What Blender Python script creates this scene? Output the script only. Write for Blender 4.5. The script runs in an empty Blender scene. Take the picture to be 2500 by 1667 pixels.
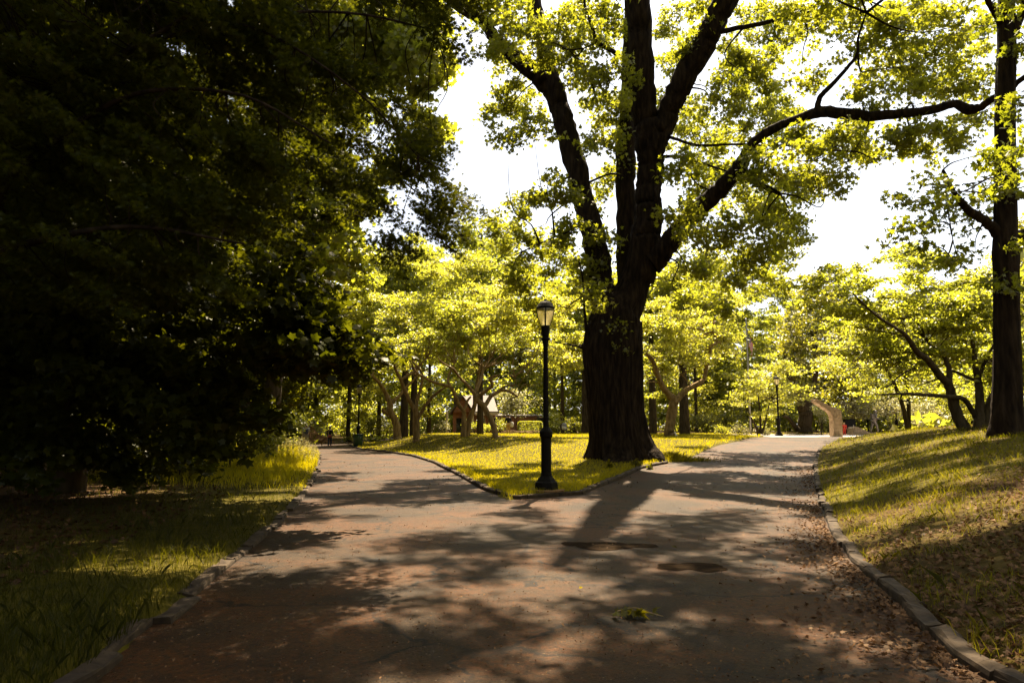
import bpy, bmesh, math, random
import numpy as np
from mathutils import Vector

rng = np.random.default_rng(11)
random.seed(5)
scn = bpy.context.scene
COL = scn.collection
R_ = math.radians

# ------------------------------------------------------------------ camera model (photo is 2500 x 1667)
F, CX, CY, HOR, EYE = 1675.0, 1250.0, 833.5, 1040.0, 1.55
TILT = math.atan((HOR - CY) / F)
CT, ST = math.cos(TILT), math.sin(TILT)
K = 2500.0 / 2352.0

def ray(px, py):
    u = (px - CX) / F
    v = (CY - py) / F
    return np.array([u, CT - v * ST, ST + v * CT])

def at(px, py, Y):
    """world point seen at photo pixel (px,py) at forward distance Y"""
    d = ray(px, py)
    return np.array([0, 0, EYE]) + d * (Y / d[1])

def aD(x, y, Y):
    return at(x * K, y * K, Y)

def S(a, b, x):
    t = np.clip((np.asarray(x, float) - a) / (b - a), 0, 1)
    return t * t * (3 - 2 * t)

# ------------------------------------------------------------------ terrain
def flat(px, py, z=0.0):
    d = ray(px, py)
    t = (z - EYE) / d[2]
    return (d[0] * t, d[1] * t)

LK = [(-2.75, -8), (-2.72, 1.0)] + [flat(x * K, y * K, .06) for x, y in
      [(200, 1530), (300, 1450), (400, 1380), (500, 1300), (580, 1240), (640, 1190), (690, 1135), (715, 1100), (730, 1070), (735, 1040)]] + \
     [(-15.8, 52), (-19.5, 66), (-17, 90), (-4, 112)]
LK = np.array(LK)
TIP = flat(1165 * K, 1142 * K, .06)
IKL = [TIP] + [flat(x * K, y * K, .06) for x, y in [(1120, 1120), (1060, 1090), (1000, 1060), (950, 1045), (880, 1035), (830, 1030)]] + \
      [(-12.6, 54), (-13.5, 66), (-11, 83), (-2, 97), (20, 104)]
IKL = np.array(IKL)

def Rise(x, y):
    x = np.asarray(x, float); y = np.asarray(y, float)
    xl = np.interp(y, IKL[:, 1], IKL[:, 0])
    r = 0.80 * S(18, 41, y) * S(xl + .4, xl + 6.5, x)
    return r * (1 - S(64, 92, y) * (1 - S(6, 14, x)))

def G(px, py, fn=None):
    fn = fn or Rise
    d = ray(px, py)
    t = np.linspace(2, 120, 6000)
    X, Y, Z = d[0] * t, d[1] * t, EYE + d[2] * t
    below = np.nonzero(Z < fn(X, Y))[0]
    i = below[0] if len(below) else len(t) - 1
    return (X[i], Y[i])

IKR = [G(x * K, y * K) for x, y in [(1250, 1142), (1330, 1136), (1400, 1106), (1470, 1076), (1530, 1064), (1590, 1049), (1650, 1022), (1700, 1013)]] + \
      [(15.2, 44), (17.5, 48), (17.8, 62), (34, 62), (34, 104)]
IKR = np.array(IKR)
RK = [(2.85, -8), (2.9, 1.0)] + [G(x * K, y * K) for x, y in reversed([(1930, 1010), (1885, 1031), (1875, 1060), (1875, 1090), (1890, 1150), (1920, 1220), (1970, 1290), (2030, 1340), (2100, 1400), (2180, 1470), (2240, 1530)])] + [(27, 47), (36, 50)]
RK = np.array(RK)
BIG = np.array(list(LK) + [(20, 116), (44, 116), (44, 52)] + list(RK[::-1]))
ISL = np.array(list(IKR) + list(IKL[::-1]))

def inside(poly, x, y):
    c = np.zeros(x.shape, bool)
    n = len(poly)
    j = n - 1
    for i in range(n):
        xi, yi = poly[i]; xj, yj = poly[j]
        if yi != yj:
            c ^= ((yi > y) != (yj > y)) & (x < (xj - xi) * (y - yi) / (yj - yi) + xi)
        j = i
    return c

def pdist(line, x, y, closed=False):
    d = np.full(x.shape, 1e9)
    n = len(line)
    for i in range(n if closed else n - 1):
        ax, ay = line[i]; bx, by = line[(i + 1) % n]
        dx, dy = bx - ax, by - ay
        L = dx * dx + dy * dy + 1e-12
        t = np.clip(((x - ax) * dx + (y - ay) * dy) / L, 0, 1)
        d = np.minimum(d, np.hypot(x - ax - t * dx, y - ay - t * dy))
    return d

def path_sd(x, y):
    ins = inside(BIG, x, y) & ~inside(ISL, x, y)
    d = np.minimum(np.minimum(pdist(LK, x, y), pdist(RK, x, y)), pdist(ISL, x, y, True))
    return np.where(ins, -d, d)

def right_of(x, y):
    return x > np.interp(y, RK[:, 1], RK[:, 0])

def left_of(x, y):
    return x < np.interp(y, LK[:, 1], LK[:, 0])

def hground(x, y, sd=None):
    x = np.atleast_1d(np.asarray(x, float)); y = np.atleast_1d(np.asarray(y, float))
    r = Rise(x, y)
    if sd is None:
        sd = path_sd(x, y)
    dr = pdist(RK, x, y) * right_of(x, y)
    prof = 1 - np.exp(-(dr / 3.5) ** 1.3)
    h = r + prof * np.maximum(0, 1.62 - r) * (1 - S(38, 50, y)) * (.75 + .25 * S(0, 9, y))
    dl = pdist(LK, x, y) * left_of(x, y)
    h = h + .28 * S(0, 5, dl) * S(16, 26, y) * (1 - S(44, 60, y)) + .12 * S(0, 6, dl)
    h = h + .03 * np.sin(x * .9 + 1) * np.sin(y * .7) * S(.4, 2, sd)
    return h + np.where(sd > -.12, -.07 + .16 * S(-.1, .14, sd), -.07)

def hz(x, y):
    return float(hground(x, y)[0])

# ------------------------------------------------------------------ mesh building
class MB:
    def __init__(self):
        self.V = []; self.L = []; self.C = []; self.var = []; self.n = 0; self.mi = []
    def add(self, V, Fc, var=None, mi=0):
        V = np.asarray(V, float).reshape(-1, 3)
        if isinstance(Fc, np.ndarray) and Fc.ndim == 2:
            self.L.append((Fc + self.n).ravel()); self.C.append(np.full(len(Fc), Fc.shape[1])); nf = len(Fc)
        else:
            for f in Fc:
                self.L.append(np.asarray(f) + self.n)
            self.C.append(np.array([len(f) for f in Fc])); nf = len(Fc)
        self.V.append(V); self.n += len(V)
        self.var.append(np.full(nf, .5) if var is None else np.broadcast_to(np.asarray(var, float), (nf,)))
        self.mi.append(np.full(nf, mi))
        return self
    def build(self, name, mats, parent=None, origin=None, smooth=False):
        V = np.concatenate(self.V)
        if origin is not None:
            V = V - np.asarray(origin)
        L = np.concatenate(self.L).astype(np.int32); C = np.concatenate(self.C).astype(np.int32)
        me = bpy.data.meshes.new(name)
        me.vertices.add(len(V)); me.vertices.foreach_set('co', V.astype(np.float32).ravel())
        me.loops.add(len(L)); me.loops.foreach_set('vertex_index', L)
        me.polygons.add(len(C))
        st = np.zeros(len(C), np.int32); st[1:] = np.cumsum(C)[:-1]
        me.polygons.foreach_set('loop_start', st)
        try:
            me.polygons.foreach_set('loop_total', C)
        except Exception:
            pass
        me.polygons.foreach_set('material_index', np.concatenate(self.mi).astype(np.int32))
        me.polygons.foreach_set('use_smooth', np.full(len(C), smooth))
        a = me.attributes.new('var', 'FLOAT', 'FACE')
        a.data.foreach_set('value', np.concatenate(self.var).astype(np.float32))
        for m in (mats if isinstance(mats, (list, tuple)) else [mats]):
            me.materials.append(m)
        me.update(calc_edges=True)
        ob = bpy.data.objects.new(name, me); COL.objects.link(ob)
        if parent is not None:
            ob.parent = parent
        elif origin is not None:
            ob.location = origin
        return ob

def tag(o, label=None, cat=None, group=None, kind=None):
    if label: o['label'] = label
    if cat: o['category'] = cat
    if group: o['group'] = group
    if kind: o['kind'] = kind
    return o

def empty(name, loc, label, cat, group=None, rz=0):
    o = bpy.data.objects.new(name, None); COL.objects.link(o)
    o.empty_display_size = .2
    o.location = loc; o.rotation_euler = (0, 0, rz)
    return tag(o, label, cat, group)

def catmull(P, R, per):
    P = np.asarray(P, float); R = np.asarray(R, float)
    if len(P) < 3:
        t = np.linspace(0, 1, per + 1)[:, None]
        return P[0] * (1 - t) + P[-1] * t, R[0] * (1 - t[:, 0]) + R[-1] * t[:, 0]
    Q = np.vstack([2 * P[0] - P[1], P, 2 * P[-1] - P[-2]]); out = []; ro = []
    for i in range(len(P) - 1):
        p0, p1, p2, p3 = Q[i:i + 4]
        for t in np.linspace(0, 1, per, endpoint=False):
            out.append(.5 * ((2 * p1) + (-p0 + p2) * t + (2 * p0 - 5 * p1 + 4 * p2 - p3) * t * t + (-p0 + 3 * p1 - 3 * p2 + p3) * t ** 3))
            ro.append(R[i] * (1 - t) + R[i + 1] * t)
    out.append(P[-1]); ro.append(R[-1])
    return np.array(out), np.array(ro)

def tube(mb, P, R, sides=8, cap=True, rough=0.0, flute=None, var=None):
    P = np.asarray(P, float); R = np.asarray(R, float); n = len(P)
    T = np.gradient(P, axis=0); T /= np.linalg.norm(T, axis=1)[:, None] + 1e-9
    ref = np.array([0, 1.0, 0]) if abs(T[0][1]) < .8 else np.array([1.0, 0, 0])
    N = np.zeros_like(P); b = np.cross(T[0], ref); b /= np.linalg.norm(b); N[0] = b
    for i in range(1, n):
        v = N[i - 1] - T[i] * np.dot(N[i - 1], T[i]); N[i] = v / (np.linalg.norm(v) + 1e-9)
    B = np.cross(T, N)
    th = np.linspace(0, 2 * np.pi, sides, endpoint=False)
    rr = R[:, None] * np.ones(sides)[None]
    if rough:
        rr = rr * (1 + rough * rng.normal(size=rr.shape))
    if flute is not None:
        rr = rr * flute(th[None], P[:, 2][:, None])
    V = P[:, None] + rr[..., None] * (np.cos(th)[None, :, None] * N[:, None] + np.sin(th)[None, :, None] * B[:, None])
    i = np.arange(n - 1)[:, None] * sides; j = np.arange(sides)[None]; j2 = (j + 1) % sides
    Fq = np.stack([i + j, i + j2, i + sides + j2, i + sides + j], -1).reshape(-1, 4)
    mb.add(V, Fq, var)
    if cap:
        base = (n - 1) * sides
        mb.add(V[-1], [list(range(sides))], None)
        mb.add(V[0], [list(range(sides - 1, -1, -1))], None)
    return mb

def lathe(mb, prof, sides=20, c=(0, 0, 0), a0=0, cap=True, mi=0):
    prof = np.asarray(prof, float)
    th = np.linspace(0, 2 * np.pi, sides, endpoint=False) + a0
    V = np.stack([prof[:, 0][:, None] * np.cos(th), prof[:, 0][:, None] * np.sin(th), np.repeat(prof[:, 1][:, None], sides, 1)], -1) + np.asarray(c)
    n = len(prof)
    i = np.arange(n - 1)[:, None] * sides; j = np.arange(sides)[None]; j2 = (j + 1) % sides
    Fq = np.stack([i + j, i + j2, i + sides + j2, i + sides + j], -1).reshape(-1, 4)
    mb.add(V.reshape(-1, 3), Fq, mi=mi)
    if cap:
        mb.add(V[-1], [list(range(sides))], mi=mi); mb.add(V[0], [list(range(sides - 1, -1, -1))], mi=mi)
    return mb

def box(mb, c, s, rz=0, mi=0, taper=1.0):
    x, y, z = np.asarray(s, float) / 2
    V = np.array([[-x, -y, -z], [x, -y, -z], [x, y, -z], [-x, y, -z], [-x * taper, -y * taper, z], [x * taper, -y * taper, z], [x * taper, y * taper, z], [-x * taper, y * taper, z]])
    cr, sr = math.cos(rz), math.sin(rz)
    V = V @ np.array([[cr, sr, 0], [-sr, cr, 0], [0, 0, 1]]) + np.asarray(c)
    mb.add(V, [[0, 3, 2, 1], [4, 5, 6, 7], [0, 1, 5, 4], [1, 2, 6, 5], [2, 3, 7, 6], [3, 0, 4, 7]], mi=mi)
    return mb

# ------------------------------------------------------------------ materials
def newmat(name):
    m = bpy.data.materials.new(name); m.use_nodes = True
    nt = m.node_tree; nt.nodes.clear()
    return m, nt, nt.nodes, nt.links

def nd(nt, t, **k):
    n = nt.nodes.new(t)
    for a, v in k.items():
        setattr(n, a, v)
    return n

def leafmat(name, A, B, tA, tB, tf=.5, gloss=.05, rough=.4):
    m, nt, N, L = newmat(name)
    out = nd(nt, 'ShaderNodeOutputMaterial')
    at0 = nd(nt, 'ShaderNodeAttribute', attribute_name='var')
    oi = nd(nt, 'ShaderNodeObjectInfo'); mr = nd(nt, 'ShaderNodeMapRange'); mr.inputs[3].default_value = -.3; mr.inputs[4].default_value = .3
    L.new(oi.outputs['Random'], mr.inputs[0]); at_ = nd(nt, 'ShaderNodeMath', operation='ADD', use_clamp=True)
    L.new(at0.outputs['Fac'], at_.inputs[0]); L.new(mr.outputs[0], at_.inputs[1])
    c1 = nd(nt, 'ShaderNodeMix', data_type='RGBA'); c2 = nd(nt, 'ShaderNodeMix', data_type='RGBA')
    for c, (p, q) in ((c1, (A, B)), (c2, (tA, tB))):
        L.new(at_.outputs[0], c.inputs[0]); c.inputs[6].default_value = (*p, 1); c.inputs[7].default_value = (*q, 1)
    d = nd(nt, 'ShaderNodeBsdfDiffuse'); t = nd(nt, 'ShaderNodeBsdfTranslucent'); g = nd(nt, 'ShaderNodeBsdfGlossy')
    g.inputs['Roughness'].default_value = rough; g.inputs['Color'].default_value = (1, 1, .9, 1)
    L.new(c1.outputs[2], d.inputs[0]); L.new(c2.outputs[2], t.inputs[0])
    m1 = nd(nt, 'ShaderNodeMixShader'); m1.inputs[0].default_value = tf
    m2 = nd(nt, 'ShaderNodeMixShader'); m2.inputs[0].default_value = gloss
    L.new(d.outputs[0], m1.inputs[1]); L.new(t.outputs[0], m1.inputs[2])
    L.new(m1.outputs[0], m2.inputs[1]); L.new(g.outputs[0], m2.inputs[2]); L.new(m2.outputs[0], out.inputs[0])
    return m

def noisemat(name, cols, scale=5, detail=6, rough=.9, bump=0, stretch=(1, 1, 1), spec=.3, metal=0, extra=None):
    """principled; colour from noise through a ramp"""
    m, nt, N, L = newmat(name)
    out = nd(nt, 'ShaderNodeOutputMaterial'); p = nd(nt, 'ShaderNodeBsdfPrincipled')
    tc = nd(nt, 'ShaderNodeTexCoord'); mp = nd(nt, 'ShaderNodeMapping'); mp.inputs['Scale'].default_value = stretch
    no = nd(nt, 'ShaderNodeTexNoise'); no.inputs['Scale'].default_value = scale; no.inputs['Detail'].default_value = detail
    L.new(tc.outputs['Object'], mp.inputs[0]); L.new(mp.outputs[0], no.inputs['Vector'])
    rp = nd(nt, 'ShaderNodeValToRGB'); el = rp.color_ramp.elements
    while len(el) < len(cols): el.new(.5)
    for i, c in enumerate(cols):
        el[i].position = .28 + .44 * i / max(1, len(cols) - 1); el[i].color = (*c, 1)
    L.new(no.outputs['Fac'], rp.inputs[0]); L.new(rp.outputs[0], p.inputs['Base Color'])
    p.inputs['Roughness'].default_value = rough; p.inputs['Metallic'].default_value = metal
    p.inputs['Specular IOR Level'].default_value = spec
    if bump:
        b = nd(nt, 'ShaderNodeBump'); b.inputs['Strength'].default_value = 1; b.inputs['Distance'].default_value = bump
        L.new(no.outputs['Fac'], b.inputs['Height']); L.new(b.outputs[0], p.inputs['Normal'])
    L.new(p.outputs[0], out.inputs[0])
    return m

def plain(name, c, rough=.6, spec=.4, metal=0, v=.12):
    d = [tuple(max(0, x * (1 - v)) for x in c), tuple(min(1, x * (1 + v)) for x in c)]
    return noisemat(name, d, 9, 4, rough, 0, (1, 1, 1), spec, metal)

M = {}
M['oak_leaf'] = leafmat('oak_leaf', (.045, .055, .005), (.085, .09, .008), (.21, .24, .008), (.44, .44, .022), .55, .04)
M['cherry_leaf'] = leafmat('cherry_leaf', (.09, .105, .010), (.14, .14, .014), (.36, .385, .016), (.60, .57, .05), .6, .06, .45)
M['wood_leaf'] = leafmat('wood_leaf', (.055, .068, .008), (.10, .105, .012), (.29, .325, .014), (.52, .51, .04), .62, .05)
M['dull_leaf'] = leafmat('dull_leaf', (.05, .058, .014), (.09, .09, .022), (.24, .24, .012), (.40, .36, .020), .55, .06)
M['dark_leaf'] = leafmat('dark_leaf', (.020, .024, .0015), (.042, .044, .003), (.075, .085, .002), (.22, .215, .006), .45, .015)  # darkened leaf, shade of the left wood put into its colour
M['maple_leaf'] = leafmat('maple_leaf', (.024, .030, .002), (.048, .053, .004), (.05, .058, .002), (.17, .17, .005), .45, .012)  # green leaf darkened so the colour itself carries the shade
M['pale_leaf'] = leafmat('pale_leaf', (.14, .15, .05), (.30, .27, .16), (.30, .30, .04), (.42, .38, .12), .4, .09, .5)
M['lime_leaf'] = leafmat('lime_leaf', (.12, .14, .014), (.17, .175, .02), (.38, .40, .016), (.60, .57, .05), .55, .06, .5)
M['lawn'] = leafmat('lawn', (.12, .115, .002), (.20, .17, .003), (.42, .38, .002), (.66, .54, .004), .55, .02, .5)
M['verge'] = leafmat('verge', (.03, .032, .001), (.06, .054, .002), (.12, .12, .002), (.28, .22, .004), .5, .015, .5)
M['verge_shaded'] = leafmat('verge_shaded', (.010, .013, .0006), (.024, .025, .001), (.055, .064, .001), (.16, .145, .002), .5, .012, .5)  # darker copy of verge, shade on the left put into the colour
M['bank_grass'] = leafmat('bank_grass', (.045, .052, .002), (.09, .08, .003), (.19, .20, .002), (.38, .32, .004), .52, .015, .5)
M['seed'] = leafmat('seed', (.22, .19, .07), (.30, .26, .10), (.3, .28, .08), (.42, .36, .12), .4, .03, .5)
M['litter'] = leafmat('litter', (.042, .018, .006), (.19, .098, .040), (.10, .05, .02), (.16, .09, .04), .15, .015, .6)
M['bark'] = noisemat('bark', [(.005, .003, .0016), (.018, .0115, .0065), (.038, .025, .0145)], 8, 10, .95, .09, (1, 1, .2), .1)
M['bark2'] = noisemat('bark2', [(.09, .058, .022), (.20, .135, .06), (.31, .215, .105)], 8, 8, .95, .03, (1, 1, .22), .15)
M['bark3'] = noisemat('bark3', [(.02, .014, .008), (.055, .04, .022), (.08, .06, .035)], 8, 8, .95, .03, (1, 1, .2), .1)
M['iron'] = noisemat('iron', [(.004, .0034, .0026), (.009, .007, .005)], 30, 5, .62, .002, (1, 1, 1), .1)
M['rust_iron'] = noisemat('rust_iron', [(.02, .014, .01), (.06, .035, .02)], 20, 5, .55, .002)
def globemat():
    m, nt, N, L = newmat('globe')
    out = nd(nt, 'ShaderNodeOutputMaterial'); t = nd(nt, 'ShaderNodeBsdfTranslucent'); t.inputs[0].default_value = (.95, .86, .62, 1)
    r = nd(nt, 'ShaderNodeBsdfRefraction'); r.inputs[0].default_value = (.97, .90, .70, 1); r.inputs['Roughness'].default_value = .65; r.inputs['IOR'].default_value = 1.03
    g = nd(nt, 'ShaderNodeBsdfGlossy'); g.inputs['Roughness'].default_value = .12
    a = nd(nt, 'ShaderNodeMixShader'); a.inputs[0].default_value = .75; b = nd(nt, 'ShaderNodeMixShader'); b.inputs[0].default_value = .06
    L.new(t.outputs[0], a.inputs[1]); L.new(r.outputs[0], a.inputs[2]); L.new(a.outputs[0], b.inputs[1]); L.new(g.outputs[0], b.inputs[2]); L.new(b.outputs[0], out.inputs[0])
    return m
M['globe'] = globemat()
M['binpaint'] = noisemat('binpaint', [(.008, .035, .012), (.015, .07, .025)], 12, 4, .3, 0, (1, 1, 1), .6)
M['kerb'] = noisemat('kerb', [(.016, .009, .004), (.04, .025, .0115), (.075, .049, .025)], 7, 8, .9, .012)
M['stone'] = noisemat('stone', [(.22, .16, .10), (.33, .25, .165), (.42, .33, .23)], 5, 8, .9, .03)
M['plaza'] = noisemat('plaza', [(.34, .29, .25), (.46, .40, .35)], 3, 6, .7, .004)
M['bronze'] = noisemat('bronze', [(.10, .09, .085), (.20, .18, .17)], 14, 5, .45, .004, (1, 1, 1), .5, .6)
M['soil'] = noisemat('soil', [(.07, .035, .014), (.17, .09, .035), (.25, .14, .06)], 6, 8, .95, .05)
M['mulch'] = noisemat('mulch', [(.16, .10, .06), (.32, .21, .14)], 9, 6, .95, .02)
M['patch'] = noisemat('patch', [(.008, .0045, .002), (.024, .0138, .006)], 14, 8, .95, .008, (1, 1, 1), .03)
M['cream'] = plain('cream', (.55, .48, .30))
M['shingle'] = noisemat('shingle', [(.10, .085, .075), (.17, .145, .13)], 6, 6, .8, .01)
M['glass'] = plain('glass', (.02, .022, .02), .08, .6)
M['white'] = plain('white', (.72, .68, .62))
M['skin'] = plain('skin', (.42, .24, .15), .5)
M['hair'] = plain('hair', (.02, .014, .01), .5)
M['blond'] = plain('blond', (.42, .27, .11), .5)
M['black'] = plain('black', (.012, .011, .012), .8, .2)
M['navy'] = plain('navy', (.02, .028, .06), .8, .2)
M['greytee'] = plain('greytee', (.36, .34, .34), .9, .2)
M['packblue'] = plain('packblue', (.045, .05, .085), .7, .3)
M['packgrey'] = plain('packgrey', (.22, .21, .24), .7, .3)
M['shorts'] = plain('shorts', (.30, .27, .23), .9, .2)
M['bagred'] = plain('bagred', (.18, .045, .025), .5, .4)
M['tan'] = plain('tan', (.50, .33, .11), .9, .2)
M['red'] = plain('red', (.55, .06, .04), .8, .2)
M['plum'] = plain('plum', (.06, .03, .04), .8, .2)
M['dogfur'] = noisemat('dogfur', [(.07, .035, .014), (.19, .10, .04)], 12, 5, .9)
M['flagred'] = plain('flagred', (.50, .03, .04), .8, .2)
M['flagwhite'] = plain('flagwhite', (.78, .74, .72), .8, .2)
M['flagblue'] = plain('flagblue', (.03, .04, .14), .8, .2)
M['steel'] = plain('steel', (.35, .34, .33), .4, .5, .6)
M['wood'] = noisemat('wood', [(.10, .05, .02), (.26, .14, .06)], 5, 6, .8, .01, (1, 1, 6))

def brickmat():
    m, nt, N, L = newmat('brick')
    out = nd(nt, 'ShaderNodeOutputMaterial'); p = nd(nt, 'ShaderNodeBsdfPrincipled')
    tc = nd(nt, 'ShaderNodeTexCoord'); sep = nd(nt, 'ShaderNodeSeparateXYZ'); cmb = nd(nt, 'ShaderNodeCombineXYZ')
    ad = nd(nt, 'ShaderNodeMath', operation='ADD')
    L.new(tc.outputs['Object'], sep.inputs[0]); L.new(sep.outputs[0], ad.inputs[0]); L.new(sep.outputs[1], ad.inputs[1])
    L.new(ad.outputs[0], cmb.inputs[0]); L.new(sep.outputs[2], cmb.inputs[1])
    b = nd(nt, 'ShaderNodeTexBrick'); b.inputs['Scale'].default_value = 2.2
    b.inputs['Color1'].default_value = (.26, .10, .04, 1); b.inputs['Color2'].default_value = (.17, .065, .03, 1); b.inputs['Mortar'].default_value = (.30, .22, .15, 1)
    L.new(cmb.outputs[0], b.inputs['Vector']); L.new(b.outputs[0], p.inputs['Base Color'])
    p.inputs['Roughness'].default_value = .9
    L.new(p.outputs[0], out.inputs[0]); return m
M['brick'] = brickmat()

def asphalt():
    m, nt, N, L = newmat('asphalt')
    out = nd(nt, 'ShaderNodeOutputMaterial'); p = nd(nt, 'ShaderNodeBsdfPrincipled')
    tc = nd(nt, 'ShaderNodeTexCoord')
    def noise(sc, det, ro=.6, dist=0):
        n = nd(nt, 'ShaderNodeTexNoise'); n.inputs['Scale'].default_value = sc; n.inputs['Detail'].default_value = det
        n.inputs['Roughness'].default_value = ro; n.inputs['Distortion'].default_value = dist
        L.new(tc.outputs['Object'], n.inputs['Vector']); return n
    def ramp(src, pts):
        r = nd(nt, 'ShaderNodeValToRGB'); el = r.color_ramp.elements
        while len(el) < len(pts): el.new(.5)
        for i, (q, c) in enumerate(pts):
            el[i].position = q; el[i].color = (*c, 1)
        L.new(src, r.inputs[0]); return r
    def mix(f, a, b, mode='MIX'):
        x = nd(nt, 'ShaderNodeMix', data_type='RGBA', blend_type=mode)
        if hasattr(f, 'is_linked'): L.new(f, x.inputs[0])
        else: x.inputs[0].default_value = f
        for s, i in ((a, 6), (b, 7)):
            if hasattr(s, 'is_linked'): L.new(s, x.inputs[i])
            else: x.inputs[i].default_value = (*s, 1)
        return x.outputs[2]
    base = ramp(noise(1.1, 8).outputs['Fac'], [(.3, (.0125, .0070, .0025)), (.7, (.036, .0205, .0080))])
    grit = ramp(noise(30, 8, .92).outputs['Fac'], [(.38, (.22, .20, .18)), (.5, (1, 1, 1)), (.64, (2.6, 2.45, 2.2))])
    c = mix(.9, base.outputs[0], grit.outputs[0], 'MULTIPLY')
    # rust coloured tree debris lying in drifts
    deb = ramp(noise(.55, 9, .72, .6).outputs['Fac'], [(.44, (0, 0, 0)), (.58, (1, 1, 1))])
    deb2 = ramp(noise(17, 5, .8).outputs['Fac'], [(.40, (0, 0, 0)), (.58, (1, 1, 1))])
    dm = nd(nt, 'ShaderNodeMath', operation='MULTIPLY'); L.new(deb.outputs[0], dm.inputs[0]); L.new(deb2.outputs[0], dm.inputs[1])
    dm2 = nd(nt, 'ShaderNodeMath', operation='MULTIPLY'); L.new(dm.outputs[0], dm2.inputs[0]); dm2.inputs[1].default_value = .75
    c = mix(dm2.outputs[0], c, (.085, .028, .004))
    # pale grit specks
    vo = nd(nt, 'ShaderNodeTexVoronoi'); vo.inputs['Scale'].default_value = 15; L.new(tc.outputs['Object'], vo.inputs['Vector'])
    sp = ramp(vo.outputs['Distance'], [(.075, (1, 1, 1)), (.115, (0, 0, 0))])
    sp2 = nd(nt, 'ShaderNodeMath', operation='MULTIPLY'); L.new(sp.outputs[0], sp2.inputs[0]); sp2.inputs[1].default_value = .55
    c = mix(sp2.outputs[0], c, (.20, .14, .085))
    # cracks
    wn = noise(1.4, 5); mv = nd(nt, 'ShaderNodeVectorMath', operation='MULTIPLY_ADD')
    L.new(wn.outputs['Color'], mv.inputs[0]); mv.inputs[1].default_value = (.9, .9, .9); L.new(tc.outputs['Object'], mv.inputs[2])
    v2 = nd(nt, 'ShaderNodeTexVoronoi', feature='DISTANCE_TO_EDGE'); v2.inputs['Scale'].default_value = .55
    L.new(mv.outputs[0], v2.inputs['Vector'])
    cr = ramp(v2.outputs['Distance'], [(.008, (1, 1, 1)), (.019, (0, 0, 0))])
    gate = ramp(noise(.5, 3).outputs['Fac'], [(.40, (0, 0, 0)), (.50, (1, 1, 1))])
    cm = nd(nt, 'ShaderNodeMath', operation='MULTIPLY'); L.new(cr.outputs[0], cm.inputs[0]); L.new(gate.outputs[0], cm.inputs[1])
    cm2 = nd(nt, 'ShaderNodeMath', operation='MULTIPLY'); L.new(cm.outputs[0], cm2.inputs[0]); cm2.inputs[1].default_value = .9
    c = mix(cm2.outputs[0], c, (.006, .004, .002))
    L.new(c, p.inputs['Base Color'])
    p.inputs['Roughness'].default_value = .66; p.inputs['Specular IOR Level'].default_value = .13
    b = nd(nt, 'ShaderNodeBump'); b.inputs['Distance'].default_value = .012; b.inputs['Strength'].default_value = 1
    L.new(noise(60, 6, .7).outputs['Fac'], b.inputs['Height']); L.new(b.outputs[0], p.inputs['Normal'])
    L.new(p.outputs[0], out.inputs[0]); return m
M['asphalt'] = asphalt()

def groundmat():
    m, nt, N, L = newmat('ground_cover')
    out = nd(nt, 'ShaderNodeOutputMaterial'); p = nd(nt, 'ShaderNodeBsdfPrincipled')
    tc = nd(nt, 'ShaderNodeTexCoord'); no = nd(nt, 'ShaderNodeTexNoise'); no.inputs['Scale'].default_value = 2.5; no.inputs['Detail'].default_value = 10; no.inputs['Roughness'].default_value = .75
    L.new(tc.outputs['Object'], no.inputs['Vector'])
    def rmp(a, b):
        r = nd(nt, 'ShaderNodeValToRGB'); r.color_ramp.elements[0].position = .35; r.color_ramp.elements[1].position = .65
        r.color_ramp.elements[0].color = (*a, 1); r.color_ramp.elements[1].color = (*b, 1); L.new(no.outputs['Fac'], r.inputs[0]); return r
    g = rmp((.030, .026, .002), (.085, .066, .004)); e = rmp((.022, .011, .0035), (.085, .045, .017))
    a = nd(nt, 'ShaderNodeAttribute', attribute_name='zone')
    x = nd(nt, 'ShaderNodeMix', data_type='RGBA'); L.new(a.outputs['Fac'], x.inputs[0]); L.new(g.outputs[0], x.inputs[6]); L.new(e.outputs[0], x.inputs[7])
    L.new(x.outputs[2], p.inputs['Base Color']); p.inputs['Roughness'].default_value = .95; p.inputs['Specular IOR Level'].default_value = .1
    b = nd(nt, 'ShaderNodeBump'); b.inputs['Distance'].default_value = .03; L.new(no.outputs['Fac'], b.inputs['Height']); L.new(b.outputs[0], p.inputs['Normal'])
    L.new(p.outputs[0], out.inputs[0]); return m
M['ground'] = groundmat()

# ------------------------------------------------------------------ skinned figures (done first, while the scene is light)
def skin(name, V, E, Rd, mat, parent=None, lv=2, root=0):
    me = bpy.data.meshes.new(name); me.from_pydata([tuple(v) for v in V], E, [])
    ob = bpy.data.objects.new(name, me); COL.objects.link(ob)
    bm = bmesh.new(); bm.from_mesh(me); ly = bm.verts.layers.skin.verify()
    bm.verts.ensure_lookup_table()
    for i, v in enumerate(bm.verts):
        r = Rd[i]; v[ly].radius = (r, r) if not isinstance(r, tuple) else r; v[ly].use_root = (i == root)
    bm.to_mesh(me); bm.free()
    ob.modifiers.new('s', 'SKIN').use_smooth_shade = True
    s = ob.modifiers.new('u', 'SUBSURF'); s.levels = lv; s.render_levels = lv
    dg = bpy.context.evaluated_depsgraph_get()
    m2 = bpy.data.meshes.new_from_object(ob.evaluated_get(dg))
    ob.modifiers.clear(); ob.data = m2; m2.name = name
    m2.materials.clear(); m2.materials.append(mat)
    m2.polygons.foreach_set('use_smooth', [True] * len(m2.polygons))
    if parent: ob.parent = parent
    return ob

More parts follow.
